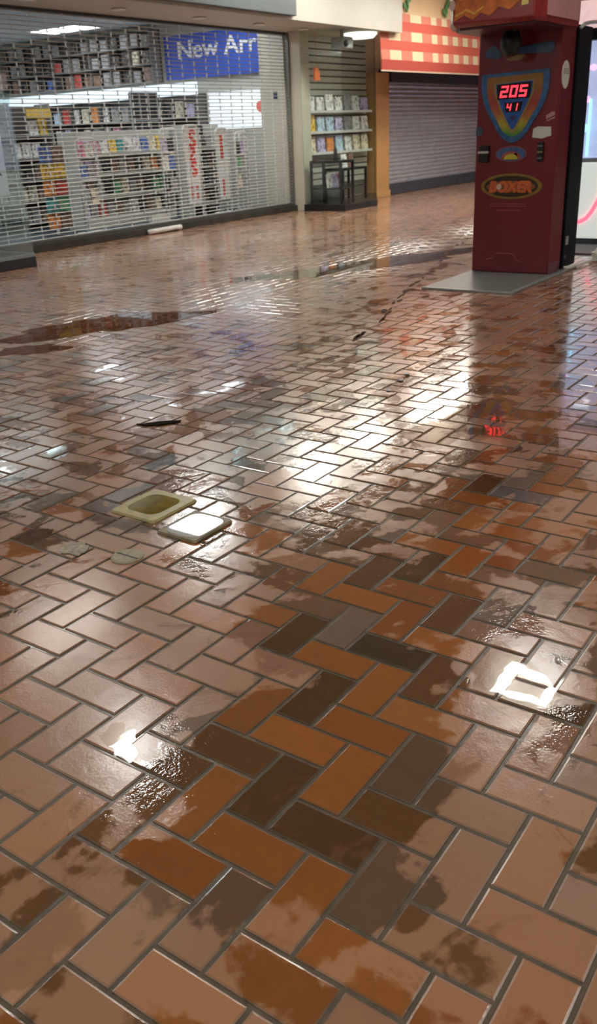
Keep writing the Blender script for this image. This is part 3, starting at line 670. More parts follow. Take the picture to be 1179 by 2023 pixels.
# --- small objects on top shelf: figures / hats
# --- shop ceiling lights and added fill
def troffer(x, y, z, lx, ly, label, m, group, frame=True, hollow=False):
    t = thing('ceiling_light', label, 'ceiling light', (x, y, z-.03), group)
    b = MB()
    if hollow:
        w1, w2 = lx/2, lx/2*.62
        v = [(x-w1,y-w1,z-.02),(x+w1,y-w1,z-.02),(x+w1,y+w1,z-.02),(x-w1,y+w1,z-.02),(x-w2,y-w2,z-.02),(x+w2,y-w2,z-.02),(x+w2,y+w2,z-.02),(x-w2,y+w2,z-.02)]
        v += [(a, c, z-.012) for a, c, _ in v]
        fs = []
        for q in range(4):
            n = (q+1) % 4; fs += [(q, n, 4+n, 4+q), (8+q, 12+q, 12+n, 8+n), (q, 8+q, 8+n, n), (4+q, 4+n, 12+n, 12+q)]
        b.add(v, fs)
    else: b.box(x-lx/2, x+lx/2, y-ly/2, y+ly/2, z-.02, z-.008)
    b.obj('diffuser', m, t)
    e = .03
    f_ = MB().box(x-lx/2-e, x+lx/2+e, y-ly/2-e, y-ly/2, z-.03, z-.001).box(x-lx/2-e, x+lx/2+e, y+ly/2, y+ly/2+e, z-.03, z-.001) \
        .box(x-lx/2-e, x-lx/2, y-ly/2, y+ly/2, z-.03, z-.001).box(x+lx/2, x+lx/2+e, y-ly/2, y+ly/2, z-.03, z-.001)
    f_.obj('frame', M_white, t)
    if z < SZ-.1:
        for q in (-.4, .4): MB().bar((x+q, y, z-.008), (x+q, y, SZ), .004, 6).obj('cord', M_black, t)
    return t
troffer(11.75, 12.95, SZ, .6, 1.15, 'bright rectangular ceiling light seen inside the bookshop', mat('seen_shop_lamp', (1, 1, 1), .5, emit=6, ecol=(.95, .98, 1), var=0), 'lights in the bookshop ceiling')
for k, (x, y) in enumerate(((4.5, 10.3), (7.4, 10.2), (10.0, 10.0), (11.7, 9.9), (6.0, 14.8), (3.5, 13.0), (9.4, 14.9))):  # out of view, added as fill; back ones hang lower to brighten the ceiling
    troffer(x, y, SZ-(.3 if y > 12 else 0), 1.2, .6, 'added unseen fill light in the bookshop, %s' % ['over the left window end', 'above the grey bookcase front', 'above the white rack', 'above the red lettered gates', 'at the back', 'in the back left corner', 'at the back right'][k], M_shopfill if y < 12 else mat('uplight_fill_glow', (1, 1, 1), .5, emit=13, ecol=(.9, .97, 1), var=0), 'lights in the bookshop ceiling')
# --- mall ceiling lights (reflected in the wet floor), then unseen fill
for k, (x, y, lx, ly, m, hol, lb) in enumerate((
    (4.95, 6.55, 1.1, .35, mat('ceiling_lamp_soft', (1, 1, 1), .5, emit=9, ecol=(1, .95, .88), var=0), False, 'long narrow mall ceiling light nearest the left display window'),
    (7.62, 7.02, .62, .62, M_lamp, False, 'square mall ceiling light in front of the grey sign band'),
    (10.0, 6.85, .9, .6, M_lampw, False, 'warm ceiling light in front of the fascia by the banner'),
    (11.6, 6.9, .9, .6, M_lampw, False, 'warm ceiling light in front of the cream pillar'),
    (13.4, 6.7, 1.2, .6, M_lampw, False, 'warm ceiling light in front of the corner window'),
    (15.3, 6.8, 1.2, .6, M_lampw, False, 'warm ceiling light in front of the tan column'),
    (18.5, 5.6, 1.2, .6, M_lampw, False, 'warm ceiling light in front of the steel shutter'),
    (3.92, 4.62, .35, .35, M_lamp, False, 'small square mall ceiling light over the near bricks'),
    (6.40, 2.20, .52, .52, M_lamp, True, 'square ring ceiling light in front of the red machine'),
    (15.3, 4.3, 1.2, .6, M_lamp, False, 'ceiling light over the bright arcade cabinet'),
    (3.0, -2.2, 1.2, .6, M_lamp, False, 'added fill light to the right of the camera'),  # from here on: lamps out of view, added for fill
    (-2.5, 1.5, 1.2, .6, M_lamp, False, 'added fill light behind the camera'),
    (-2.0, 6.0, 1.2, .6, M_lamp, False, 'added fill light behind and left of the camera'),
    (8.5, -2.6, 1.2, .6, M_lamp, False, 'added fill light over the opposite side of the mall'))):
    troffer(x, y, CZ, lx, ly, lb, m, 'lights in the mall ceiling', hollow=hol)

# ------------------------------------------------------------------ corner window display
M_bt = mat('table_black', (.015, .016, .018), .35, var=.3)
def black_table(label, x0, x1, y0, y1, z0, z1):
    t = thing('display_table', label, 'table', ((x0+x1)/2, (y0+y1)/2, z0))
    MB().box(x0, x1, y0, y1, z1-.04, z1).obj('table_top', M_bt, t, bevel=.004)
    for x in (x0, x1-.035):
        for y in (y0, y1-.035): MB().box(x, x+.035, y, y+.035, z0, z1-.04).obj('leg', M_bt, t)
    MB().box(x0+.035, x1-.035, y0+.01, y1-.01, z0+.22, z0+.24).obj('shelf', M_bt, t)
    return t
black_table('black table with open legs inside the corner display window', 12.70, 13.10, 8.02, 8.62, .10, .76)
black_table('lower black table behind the taller one in the corner display window', 13.18, 13.95, 8.28, 8.66, .10, .62)
b = MB(); b.lathe([(.05, 0), (.045, .03), (.026, .14), (.024, .17), (.008, .21)], (12.86, 8.22, .76), 16)
o = b.obj('ornament', mat('black_ornament', (.02, .02, .022), .3), smooth=True); tag(center_origin(o), 'pointed black cone ornament on the black display table', 'ornament')
for k, (c, x, y, z, wd, lb) in enumerate((('white', 12.80, 8.3, .341, .14, 'white book on the lower shelf of the taller black table'), ('lilac', 12.98, 8.3, .341, .14, 'lilac book beside the white one on the taller black table shelf'),
        ('red', 13.35, 8.45, .341, .15, 'red book on the lower shelf of the lower black table'), ('white', 13.45, 8.42, .621, .15, 'white book on top of the lower black table'), ('brown', 13.66, 8.42, .621, .15, 'brown book on top of the lower black table'))):
    put_book(c, wd, .21, .03, (x, y, z), 0, -.1, lb, 'books on the window tables')
t = thing('wall_rack', 'three tier white shelf rack of face out books in the corner window', 'shelf', (14.0, 8.85, .86))
RZ = [.86, 1.185, 1.50]
for z in RZ: MB().box(13.02, 15.0, 8.80, 8.946, z-.02, z).box(13.02, 15.0, 8.785, 8.80, z-.025, z+.015).obj('shelf_board', M_white, t)
rr = [['cream', 'lilac', 'orange', 'pale blue', 'white', 'cream', 'cream'], ['yellow', 'pale blue', 'pale blue', 'lilac', 'grey', 'white', 'white'], ['white', 'white', 'white', 'white', 'grey', 'white', 'lilac']]
for r_, cols in enumerate(rr):
    row_of_books(cols, 13.14, .285, lambda x, z=RZ[r_]: (x, 8.855, z), 0, .215, .245, .03, -.1, 'the %s tier of the window rack' % ['bottom', 'middle', 'top'][r_])
o = MB().lathe([(.0, 0), (.22, .0), (.27, .05), (.27, .075), (.0, .08)], (13.85, 8.32, 2.555), 36).obj('dome_light', mat('dome_light_glow', (1, 1, .9), .4, emit=1.3, ecol=(.95, .97, .82)), smooth=True)
tag(center_origin(o), 'round pale dome light on the soffit over the corner window', 'light')
t = thing('projector', 'grey box projector hanging from the soffit in the corner window', 'projector', (13.2, 8.2, 2.40))
MB().box(12.98, 13.28, 8.10, 8.34, 2.36, 2.53).obj('body', mat('projector_grey', (.42, .44, .44), .4), t, bevel=.03)
MB().bar((13.13, 8.22, 2.53), (13.13, 8.22, 2.63), .03).obj('mount', M_white, t)
MB().bar((13.03, 8.10, 2.43), (13.03, 8.07, 2.43), .045, 16).obj('lens', M_black, t, smooth=True)
b = MB(); b.prism([(-.075, 0), (.085, 0), (.085, .015), (.07, .015), (.07, .13), (.045, .175), (-.03, .19), (-.065, .15), (-.065, .015), (-.075, .015)], lambda a, c, q: (12.90+a, 8.55+q, 1.94+c), 0, .03)
b.bar((12.90, 8.565, 2.13), (12.90, 8.565, 2.628), .004, 6)
o = b.obj('hanging_ornament', mat('orange_ornament', (.85, .20, .06), .5)); tag(center_origin(o), 'orange hat shaped ornament hanging behind the cream pillar', 'ornament')
o = MB().box(12.795, 12.799, 8.6, 8.74, 1.35, 1.78).box(12.66, 12.799, 8.74, 8.744, 1.35, 1.78).obj('card', mat('pale_card', (.62, .62, .52), .5, var=.25, scale=14)); tag(center_origin(o), 'pale printed card standing in the corner window beside the pillar', 'card') if 0 else bpy.data.objects.remove(o)

# ------------------------------------------------------------------ the red punching machine
MX, MY0, MY1 = 7.40, 2.64, 3.33
M_red = mat('machine_red', (.17, .012, .020), .30, var=.08, scale=2, coat=.25)
M_red2 = mat('machine_red_side', (.25, .03, .035), .22, var=.08, scale=2, coat=.4)
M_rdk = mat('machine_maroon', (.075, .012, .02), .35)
M_blk = mat('machine_black', (.012, .013, .016), .3)
t = thing('punching_machine', 'tall dark red arcade punching machine with a lit red score display', 'arcade machine', (7.6, 3.0, .012))
MT = t
fx = lambda y, z, q: (MX+q, y, z)      # front face: a=y, b=z, q pushes inwards
MB().box(MX, 7.70, MY0, MY1, .012, 2.02).obj('body', M_red, t, bevel=.012)
b = MB(); hp = [(6.78, 1.84), (7.70, 1.84), (7.70, 2.62), (6.70, 2.62), (6.70, 1.93)]
# head: an eight sided box with cut front corners
y0, y1 = 2.60, 3.36
plan = [(6.90, y0), (7.62, y0), (7.62, y1), (6.92, y1), (6.72, y1-.12), (6.72, y0+.02)]
vs = []; 
for (x, y) in plan:
    inx = .05 if x < 6.95 else 0
    vs.append((x+inx, y, 1.86)); 
for (x, y) in plan: vs.append((x, y, 1.885))
for (x, y) in plan: vs.append((x, y, 2.60))
n = 6
b.add(vs, [tuple(range(n))[::-1], tuple(range(2*n, 3*n))] + [(r*n+k, r*n+(k+1) % n, (r+1)*n+(k+1) % n, (r+1)*n+k) for r in range(2) for k in range(n)])
b.obj('head', mat('head_red', (.30, .03, .035), .25, var=.1, coat=.3), t, bevel=.008)
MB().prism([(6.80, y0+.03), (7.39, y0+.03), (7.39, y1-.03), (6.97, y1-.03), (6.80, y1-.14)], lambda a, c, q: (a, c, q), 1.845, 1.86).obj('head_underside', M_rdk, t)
MB().prism([(6.92, 1.90), (7.60, 1.90), (7.60, 2.58), (6.92, 2.58)], lambda a, c, q: (a, q, c), 2.592, 2.5995).obj('head_side_sheen', mat('head_sheen_pink', (.62, .33, .33), .25, var=.15, scale=3, coat=.3), t)  # pink tone is the bright sheen on the head's side put into colour
# flames painted on the head's front
hf = lambda y, z, q: (6.718-q, y, z)
M_fl = mat('flame_orange', (.62, .17, .03), .4, var=.3, scale=14); M_fly = mat('flame_yellow', (.75, .42, .05), .4, var=.2)
fl_pts = [(3.23, 1.90), (3.15, 1.935), (3.08, 1.90), (3.02, 1.94), (2.95, 1.915), (2.88, 1.965), (2.80, 1.94), (2.73, 1.985), (2.72, 2.25), (3.20, 2.25)]
MB().prism(fl_pts, hf, 0, .003).obj('flame_decal', M_fl, t)
MB().prism([(3.22, 1.925), (3.13, 1.96), (3.07, 1.93), (3.0, 1.97), (3.0, 1.983), (3.07, 1.945), (3.13, 1.975), (3.22, 1.942)], hf, .0031, .005).obj('flame_edge', M_fly, t)
tx = text_mb('BOXER', .185, lambda a, c, q: (6.712+q, 3.19-a*.68, 2.035+c), bold=.006, shear=.1)
tx.obj('head_lettering', mat('letter_orange', (.78, .26, .04), .4, var=.25, scale=20), t)
tx = MB(); 
for (yy, zz, s_) in ((3.06, 2.06, .016), (2.94, 2.075, .013), (2.86, 2.06, .014)): tx.prism([(yy-s_, zz-s_*1.6), (yy+s_, zz-s_*1.6), (yy+s_*.8, zz+s_*1.6), (yy-s_*.6, zz+s_*1.6)], hf, .011, .013)
tx.obj('dark_marks', mat('dark_mark_print', (.10, .03, .02), .5), t)  # dark spots in the flame print
MB().prism([(2.715, 1.955), (2.665, 1.96), (2.66, 2.02), (2.71, 2.015)], hf, 0, .003).obj('yellow_tag', mat('tag_yellow', (.78, .68, .22), .5), t)
MB().prism(ell(3.245, 2.005, .022, .035, 16), hf, 0, .004).obj('round_light', mat('pale_disc', (.6, .45, .42), .3), t)
# punch pad bracket folded under the head
b = MB(); b.lathe([(.001, -.10), (.05, -.085), (.078, -.03), (.08, .02), (.06, .07), (.03, .085)], (7.20, 2.98, 1.765), 20)
b.obj('punch_pad', mat('pad_black', (.012, .016, .022), .4), t, smooth=True)
MB().box(7.16, 7.24, 2.93, 3.03, 1.82, 1.86).obj('pad_bracket', M_dsteel, t)
# blue panel with glove art, under the head
MB().prism([(3.265, 1.685), (3.265, 1.735), (3.23, 1.765), (3.19, 1.77), (3.15, 1.73), (3.13, 1.69), (3.16, 1.672)], fx, -.008, 0).obj('blue_inset', mat('inset_blue', (.05, .11, .22), .3), t)
MB().prism([(2.99, 1.70), (2.98, 1.745), (2.78, 1.765), (2.705, 1.765), (2.70, 1.70), (2.74, 1.685), (2.9, 1.695)], fx, -.008, 0).obj('blue_inset', mat('inset_blue', (.05, .11, .22), .3), t)
MB().prism([(3.10, 1.665), (3.02, 1.69), (2.96, 1.695), (2.92, 1.68), (2.97, 1.655), (3.05, 1.652)], fx, -.006, 0).obj('gold_inset', mat('inset_gold', (.30, .20, .08), .35), t)
# the shield
OUT_P = [(0, .985), (.1, 1.0), (.28, .985), (.42, .91), (.56, .79), (.70, .61), (.83, .47), (.92, .33), (.97, .2), (1.0, .07)]
IN_P = [(0, 1.0), (.22, .96), (.45, .76), (.7, .47), (.9, .2), (1.0, .05)]
def shield(wd, zt, hgt, prof, cy=3.008):
    rgt = [(cy-wd*q, zt-hgt*p) for p, q in prof]; lft = [(cy+wd*q, zt-hgt*p-(.014 if p == 0 else 0)) for p, q in prof]
    return rgt+lft[::-1]
def vgrad(name, stops, z0, z1, rough=.3):
    m, nt, N, L = new_mat(name)
    out = N.new('ShaderNodeOutputMaterial'); b = N.new('ShaderNodeBsdfPrincipled'); b.inputs['Roughness'].default_value = rough
    tc = N.new('ShaderNodeTexCoord'); sp = N.new('ShaderNodeSeparateXYZ'); mr = N.new('ShaderNodeMapRange'); rp = N.new('ShaderNodeValToRGB')
    nz = N.new('ShaderNodeTexNoise'); nz.inputs['Scale'].default_value = 26; L.new(tc.outputs['Object'], nz.inputs['Vector'])
    ma = N.new('ShaderNodeMath'); ma.operation = 'MULTIPLY_ADD'; ma.inputs[1].default_value = .09
    L.new(tc.outputs['Object'], sp.inputs[0]); L.new(nz.outputs['Fac'], ma.inputs[0]); L.new(sp.outputs[2], ma.inputs[2])
    mr.inputs['From Min'].default_value = z0; mr.inputs['From Max'].default_value = z1
    L.new(ma.outputs[0], mr.inputs['Value']); L.new(mr.outputs[0], rp.inputs['Fac'])
    el = rp.color_ramp.elements
    while len(el) > 1: el.remove(el[0])
    el[0].position = stops[0][0]; el[0].color = (*stops[0][1], 1)
    for p, c in stops[1:]: e = el.new(p); e.color = (*c, 1)
    L.new(rp.outputs[0], b.inputs['Base Color']); L.new(b.outputs[0], out.inputs[0]); return m
zo = .012+.045
MB().prism(shield(.285, 1.578, .525, OUT_P), fx, -.012, 0).obj('shield_border', mat('shield_blue', (.035, .15, .36), .3, var=.35, scale=22), t)
rainbow = vgrad('rainbow_print', [(0, (.02, .12, .42)), (.14, (.03, .20, .30)), (.3, (.10, .32, .06)), (.45, (.50, .46, .05)), (.6, (.45, .16, .05)), (.75, (.42, .05, .05)), (1, (.34, .17, .03))], 1.06-zo, 1.56-zo)
MB().prism(shield(.235, 1.553, .455, OUT_P), fx, -.015, -.012).obj('rainbow_band', rainbow, t)
MB().prism(shield(.172, 1.512, .385, IN_P), fx, -.018, -.015).obj('gold_outline', mat('outline_gold', (.40, .30, .10), .35), t)
MB().prism(shield(.155, 1.503, .352, IN_P), fx, -.020, -.018).obj('blue_field', mat('field_blue', (.02, .13, .50), .3, var=.25, scale=18), t)
MB().prism([(3.145, 1.375), (3.155, 1.485), (2.865, 1.495), (2.875, 1.378)], fx, -.024, -.020).obj('score_screen', mat('screen_black', (.012, .008, .01), .15), t)
SEG = {'0': 'abcdef', '2': 'abged', '5': 'afgcd', '4': 'fgbc', '1': 'bc'}
def digits(mb, txt, yl, zb, h_, w_, gap, sh=.18, th=.2):
    for k, ch in enumerate(txt):
        ox = k*(w_+gap); t_ = h_*th
        seg = {'a': (0, h_-t_, w_, h_), 'd': (0, 0, w_, t_), 'g': (0, h_/2-t_/2, w_, h_/2+t_/2), 'f': (0, h_/2, t_, h_), 'b': (w_-t_, h_/2, w_, h_), 'e': (0, 0, t_, h_/2), 'c': (w_-t_, 0, w_, h_/2)}
        for s_ in SEG[ch]:
            a0, b0, a1, b1 = seg[s_]; g_ = .0015
            P_ = [(a0+g_, b0+g_), (a1-g_, b0+g_), (a1-g_, b1-g_), (a0+g_, b1-g_)]
            mb.prism([(yl-ox-a-sh*c, zb+c) for a, c in P_], fx, -.027, -.0241)
b = MB(); digits(b, '205', 3.128, 1.388, .088, .064, .016)
b.obj('score_digits', mat('led_red', (.9, .03, .05), .4, emit=1.25, ecol=(1, .05, .08)), t)
MB().prism([(3.07, 1.28), (3.085, 1.35), (2.93, 1.355), (2.945, 1.285)], fx, -.023, -.020).obj('credit_screen', mat('screen_black', (.012, .008, .01), .15), t)
b = MB(); digits(b, '41', 3.068, 1.288, .056, .040, .014)
b.obj('credit_digits', mat('led_red', (.9, .03, .05), .4), t)
MB().prism([(3.03, 1.235), (3.005, 1.215), (2.98, 1.237), (2.99, 1.25), (3.02, 1.25)], fx, -.023, -.02).obj('round_button', mat('button_dark', (.05, .03, .12), .3), t)
# coin parts, decals
b = MB().box(MX-.025, MX, 3.205, 3.292, .905, 1.035).obj('bill_acceptor', M_blk, t, bevel=.008)
MB().box(MX-.034, MX-.025, 3.20, 3.295, .975, .992).obj('slot_lip', mat('lip_silver', (.65, .68, .66), .3, metal=.5), b)
b = MB().box(MX-.02, MX, 2.735, 2.79, .905, 1.05).obj('coin_slot', M_blk, t, bevel=.01)
for z in (.93, .975, 1.02): MB().box(MX-.026, MX-.02, 2.742, 2.783, z-.005, z+.005).obj('coin_plate', mat('brass', (.45, .33, .14), .35, metal=.6) if z == .975 else mat('slate_plate', (.16, .19, .2), .35), b)
MB().prism(ell(3.01, .965, .135, .062), fx, -.008, 0).obj('oval_rim', mat('oval_rim_pink', (.30, .07, .10), .3), t)
MB().prism(ell(3.01, .965, .125, .054), fx, -.011, -.008).obj('oval_blue', mat('oval_blue_print', (.06, .14, .36), .3, var=.3), t)
MB().prism([p for p in ell(3.01, .935, .085, .05) if p[1] > .925] + [(2.945, .922), (3.075, .922)][::-1], fx, -.013, -.011).obj('oval_red_arc', mat('oval_red_print', (.45, .12, .08), .3), t)
MB().prism([p for p in ell(3.01, .925, .06, .042) if p[1] > .92], fx, -.015, -.013).obj('oval_yellow', mat('oval_yellow_print', (.62, .58, .08), .3), t)
MB().prism(ell(3.0, .715, .268, .10), fx, -.006, 0).obj('badge_rim', mat('badge_gold', (.30, .20, .05), .3, metal=.3, var=.2), t)
MB().prism(ell(3.0, .715, .235, .083), fx, -.009, -.006).obj('badge_field', mat('badge_dark', (.035, .025, .012), .35), t)
MB().prism(ell(3.0, .712, .215, .045), fx, -.011, -.009).obj('badge_glow', mat('badge_rust', (.30, .10, .03), .4, var=.3, scale=25), t)
tx = text_mb('BOXER', .115, lambda a, c, q: (MX-.0125-q, 3.19-a*1.0, .672+c), bold=.008, shear=.15, depth=.002); 
tx.obj('badge_lettering', mat('badge_orange', (.66, .15, .04), .4, var=.2), t)
MB().prism(ell(3.10, .712, .022, .022, 16), fx, -.016, -.0141).obj('badge_white_spot', mat('badge_white', (.75, .6, .5), .4), t)  # white spot on the badge's second letter
M_embl = mat('embossed_line', (.40, .07, .09), .35)
for (a, c, z) in ((3.18, 2.86, .575), (3.18, 2.86, .557), (3.12, 2.91, .525)): MB().box(MX-.004, MX, c, a, z-.003, z+.003).obj('groove', M_embl, t)
b = MB(); P_ = [(3.19, .115), (3.13, .13), (3.11, .165), (3.09, .172), (2.98, .172), (2.95, .165), (2.92, .12), (2.87, .105)]
b.tube([(MX-.002, y, z) for y, z in P_], .0035, 6); b.obj('embossed_panel_edge', M_embl, t)
MB().box(MX+.005, 7.60, MY0-.006, MY0, .012, .10).obj('kick_plate', mat('kick_mauve', (.18, .06, .09), .35), t)
# stickers (each stuck on the machine)
M_pap = mat('sticker_paper', (.66, .70, .66), .5, var=.06)
def sticker(poly, fn, q0, q1, label, m=M_pap, name='sticker', parent=MT):
    o = MB().prism(poly, fn, q0, q1).obj(name, m, parent); o['label'] = label; return o
sticker([(2.84, 1.085), (2.835, 1.15), (2.80, 1.165), (2.69, 1.16), (2.685, 1.095), (2.76, 1.075)], fx, -.004, 0, 'white paper sticker')
sticker([(2.735, 1.215), (2.735, 1.245), (2.69, 1.27), (2.665, 1.265), (2.665, 1.245)], fx, -.004, 0, 'pale pink torn sticker', mat('sticker_pink', (.45, .25, .25), .5))
sticker([(2.735, 1.205), (2.72, 1.20), (2.665, 1.222), (2.662, 1.235)], fx, -.004, 0, 'thin pale sticker scrap', mat('sticker_pink', (.45, .25, .25), .5))
sticker([(3.33, 1.11), (3.33, 1.17), (3.295, 1.185), (3.27, 1.165), (3.275, 1.12)], fx, -.004, 0, 'dark blue sticker', mat('sticker_slate', (.06, .09, .17), .5))
sf = lambda x, z, q: (x, MY0+q, z)
o = sticker(ell(7.50, 1.53, .082, .10, 28), sf, -.005, 0, 'oval white sticker with faint grey lines')
b = MB()
for z in (1.57, 1.555, 1.54): b.box(7.44, 7.56, MY0-.0065, MY0-.005, z-.003, z+.003)
b.obj('printed_lines', mat('grey_print', (.3, .33, .32), .5), o)
# base plate the machine stands on
t = thing('floor_plate', 'thin grey plate on the bricks under the red machine', 'plate', (7.3, 2.92, 0))
MB().box(6.48, 7.95, 2.585, 3.34, .001, .012).obj('plate', mat('plate_grey', (.17, .19, .18), .3, var=.08, scale=5), t)
MB().box(6.465, 6.50, 2.57, 3.34, .001, .016).box(6.50, 7.95, 2.57, 2.605, .001, .016).obj('edge_strip', mat('plate_edge', (.33, .37, .37), .3, metal=.2), t, bevel=.002)

# black cabinet right behind it
t = thing('arcade_cabinet', 'black arcade cabinet standing directly behind the red machine', 'arcade machine', (7.9, 3.0, .012))
M_nav = mat('cabinet_black', (.003, .005, .010), .5, spec=.15)
MB().box(7.73, 8.06, 2.63, 3.32, .016, 1.89).obj('body', M_nav, t, bevel=.01)
b = MB(); b.tube([(7.69, 2.61, 1.86), (7.78, 2.61, 1.895), (7.95, 2.61, 1.915), (8.10, 2.61, 1.925)], .014, 8)
b.obj('rounded_trim', mat('trim_grey', (.42, .45, .43), .35), t, smooth=True)
MB().box(7.77, 7.83, 2.624, 2.6299, .21, .28).obj('label_plate', mat('label_pale', (.35, .36, .38), .5), t)
MB().box(7.75, 7.785, 2.62, 2.6299, .10, .125).obj('socket', M_dsteel, t)
# cable and plug box
b = MB(); b.tube([(7.70, 2.60, .03), (7.78, 2.57, .022), (7.86, 2.585, .018), (7.95, 2.56, .02), (8.08, 2.555, .022), (8.20, 2.54, .022), (8.32, 2.56, .02), (8.45, 2.55, .022), (8.75, 2.45, .022)], .014, 8)
o = b.obj('power_cable', mat('white_cable', (.74, .76, .70), .4), smooth=True); tag(center_origin(o), 'white power cable running along the floor behind the red machine', 'cable')
bm = bmesh.new(); bmesh.ops.create_icosphere(bm, subdivisions=3, radius=.085)
for v in bm.verts:
    k = 1+.18*math.sin(v.co.x*60+v.co.z*45)*math.cos(v.co.y*52)+.1*math.sin(v.co.z*110); v.co *= k; v.co.z = max(v.co.z*.75, -.055)
me = bpy.data.meshes.new('plastic_bag'); bm.to_mesh(me); bm.free(); me.materials.append(mat('bag_white', (.74, .78, .72), .4))
o = bpy.data.objects.new('plastic_bag', me); COL.objects.link(o); o.location = (8.42, 2.50, .056); tag(o, 'crumpled white bag on the floor behind the black cabinet', 'bag')

# lit cabinet further back
t = thing('claw_machine', 'brightly lit pale arcade cabinet with a curved pink light strip at right edge', 'arcade machine', (9.9, 2.8, 0))
MB().box(9.5, 10.4, 2.30, 3.35, .06, .80).obj('cabinet_body', mat('lit_white_panel', (.70, .74, .68), .3, emit=.42, ecol=(.8, .9, .85)), t, bevel=.02)
MB().box(9.55, 10.35, 2.35, 3.30, 0.0, .06).obj('kick_base', M_dsteel, t)
MB().box(9.60, 10.3, 2.40, 3.25, .84, 1.90).obj('lit_interior', mat('lilac_interior', (.55, .58, .8), .4, emit=.55, ecol=(.55, .62, .95), var=.25, scale=5), t)
MB().box(9.5, 10.4, 2.30, 3.35, .80, .84).obj('counter_rim', mat('rim_grey', (.30, .33, .35), .3), t, bevel=.008)
MB().box(9.49, 9.50, 2.32, 3.33, .86, 1.90).obj('glass_pane', M_glass, t)
MB().box(9.48, 10.4, 2.28, 3.37, 1.90, 2.0).obj('frame', M_nav, t, bevel=.01)
MB().box(9.46, 10.4, 2.26, 3.39, 2.0, 2.24).obj('marquee', mat('marquee_pink', (.85, .6, .6), .4, emit=.45, ecol=(1, .72, .72), var=.2, scale=9), t, bevel=.02)
M_pink = mat('pink_neon', (1, .2, .3), .4, emit=.9, ecol=(1, .16, .24), var=0)
b = MB(); b.tube([(9.48, 3.10, .225), (9.48, 3.06, .235), (9.48, 3.01, .265), (9.48, 2.96, .33), (9.48, 2.91, .43), (9.48, 2.84, .58), (9.48, 2.72, .72)], .022, 8); b.obj('light_strip', M_pink, t, smooth=True)
b = MB(); b.tube([(9.475, 3.06, .86), (9.475, 3.06, 1.38)], .012, 8)
b.lathe([(.001, -.04), (.035, -.02), (.035, .02), (.001, .04)], (9.47, 3.10, 1.12), 14); b.obj('blue_light', mat('cyan_glow', (.3, .8, 1), .4, emit=1.5, ecol=(.25, .75, 1)), t)
b = MB(); b.lathe([(.001, -.03), (.03, -.015), (.03, .015), (.001, .03)], (9.47, 3.06, 1.66), 14); b.lathe([(.001, -.03), (.022, -.015), (.022, .015), (.001, .03)], (9.47, 3.09, 1.38), 14); b.obj('pink_light', mat('magenta_glow', (1, .3, .7), .4, emit=1.6, ecol=(1, .3, .75)), t)
o = MB().box(8.75, 9.44, 1.9, 3.5, .001, .012).obj('rubber_mat', mat('dark_mat', (.05, .06, .07), .5, var=.3, scale=20)); tag(center_origin(o), 'dark rubber mat on the floor before the lit pale cabinet', 'mat')
# far arcade screens whose light shows in the steel shutter
def far_cab(x, y, c, nm, label, e=6):
    t = thing('arcade_cabinet', label, 'arcade machine', (x, y, 0))
    MB().box(x, x+.8, y-.4, y+.4, .005, 1.9).obj('body', M_nav, t, bevel=.02)
    MB().box(x-.02, x, y-.35, y+.35, 1.42, 1.72).obj('marquee', mat(nm, c, .4, emit=e, ecol=c), t)
    MB().box(x-.02, x, y-.3, y+.3, .85, 1.25).obj('screen', mat(nm+'_screen', c, .4, emit=e*.25, ecol=tuple(min(1, q+.4) for q in c)), t)
far_cab(31.0, 2.3, (.05, .15, 1), 'blue_neon', 'distant arcade cabinet with a blue marquee down the mall', 4)
far_cab(31.0, 3.4, (1, .35, .05), 'orange_neon', 'distant arcade cabinet with an orange marquee down the mall', 4)
far_cab(29.6, .6, (.6, .7, 1), 'white_neon', 'distant arcade cabinet with a white marquee down the mall', 9)
far_cab(32.0, 4.8, (.5, .2, 1), 'purple_neon', 'distant arcade cabinet with a purple marquee down the mall', .3)

# ------------------------------------------------------------------ things on the wet floor
def blob(cx, cy, rx, ry, rot, seed, n=44, jag=.18):
    r = random.Random(seed); ph = [r.random()*6.28 for _ in range(6)]; out = []
    for k in range(n):
        a = 2*PI*k/n; q = 1+jag*(math.sin(2*a+ph[0])+.7*math.sin(3*a+ph[1])+.6*math.sin(5*a+ph[2])+.4*math.sin(9*a+ph[3])+.3*math.sin(13*a+ph[4]))*.6
        x = rx*q*math.cos(a); y = ry*q*math.sin(a); out.append((cx+x*math.cos(rot)-y*math.sin(rot), cy+x*math.sin(rot)+y*math.cos(rot)))
    return out
def puddle(poly, m, label, z=.0016, name='puddle', th=.0009):
    o = MB().add([(a, c, z) for a, c in poly], [tuple(range(len(poly)))]).obj(name, m); return tag(center_origin(o), label, 'puddle', 'puddles on the brick floor')
P_br = puddle_mat('brown_puddle', (.42, .26, .16), .5, (.20, .075, .025), .02, 5, gain=.5)
P_cl = puddle_mat('clear_puddle', (.82, .76, .7), .05, (.16, .07, .03), .012, 5)
P_th = puddle_mat('thin_water', (.93, .90, .86), .0, (.16, .07, .03), .02, 7)
puddle(blob(4.36, 4.76, .62, .33, -.45, 3, jag=.28), P_br, 'long brown puddle near the left of the floor in front of the grille')
puddle(blob(7.55, 4.45, 1.25, .33, -.40, 8, jag=.3), P_cl, 'wide clear puddle mirroring the tan column and corner window')
puddle(blob(3.55, 4.62, .22, .14, -.5, 12, jag=.3), P_br, 'small brown puddle at the left edge of the floor')
puddle(blob(1.67, .60, .17, .085, 1.0, 33, jag=.25), P_th, 'clear puddle on the near right bricks mirroring the square ring light')
puddle(blob(1.03, 1.25, .07, .035, .8, 43, jag=.35), P_th, 'small water patch on the near left bricks catching a white ceiling light')
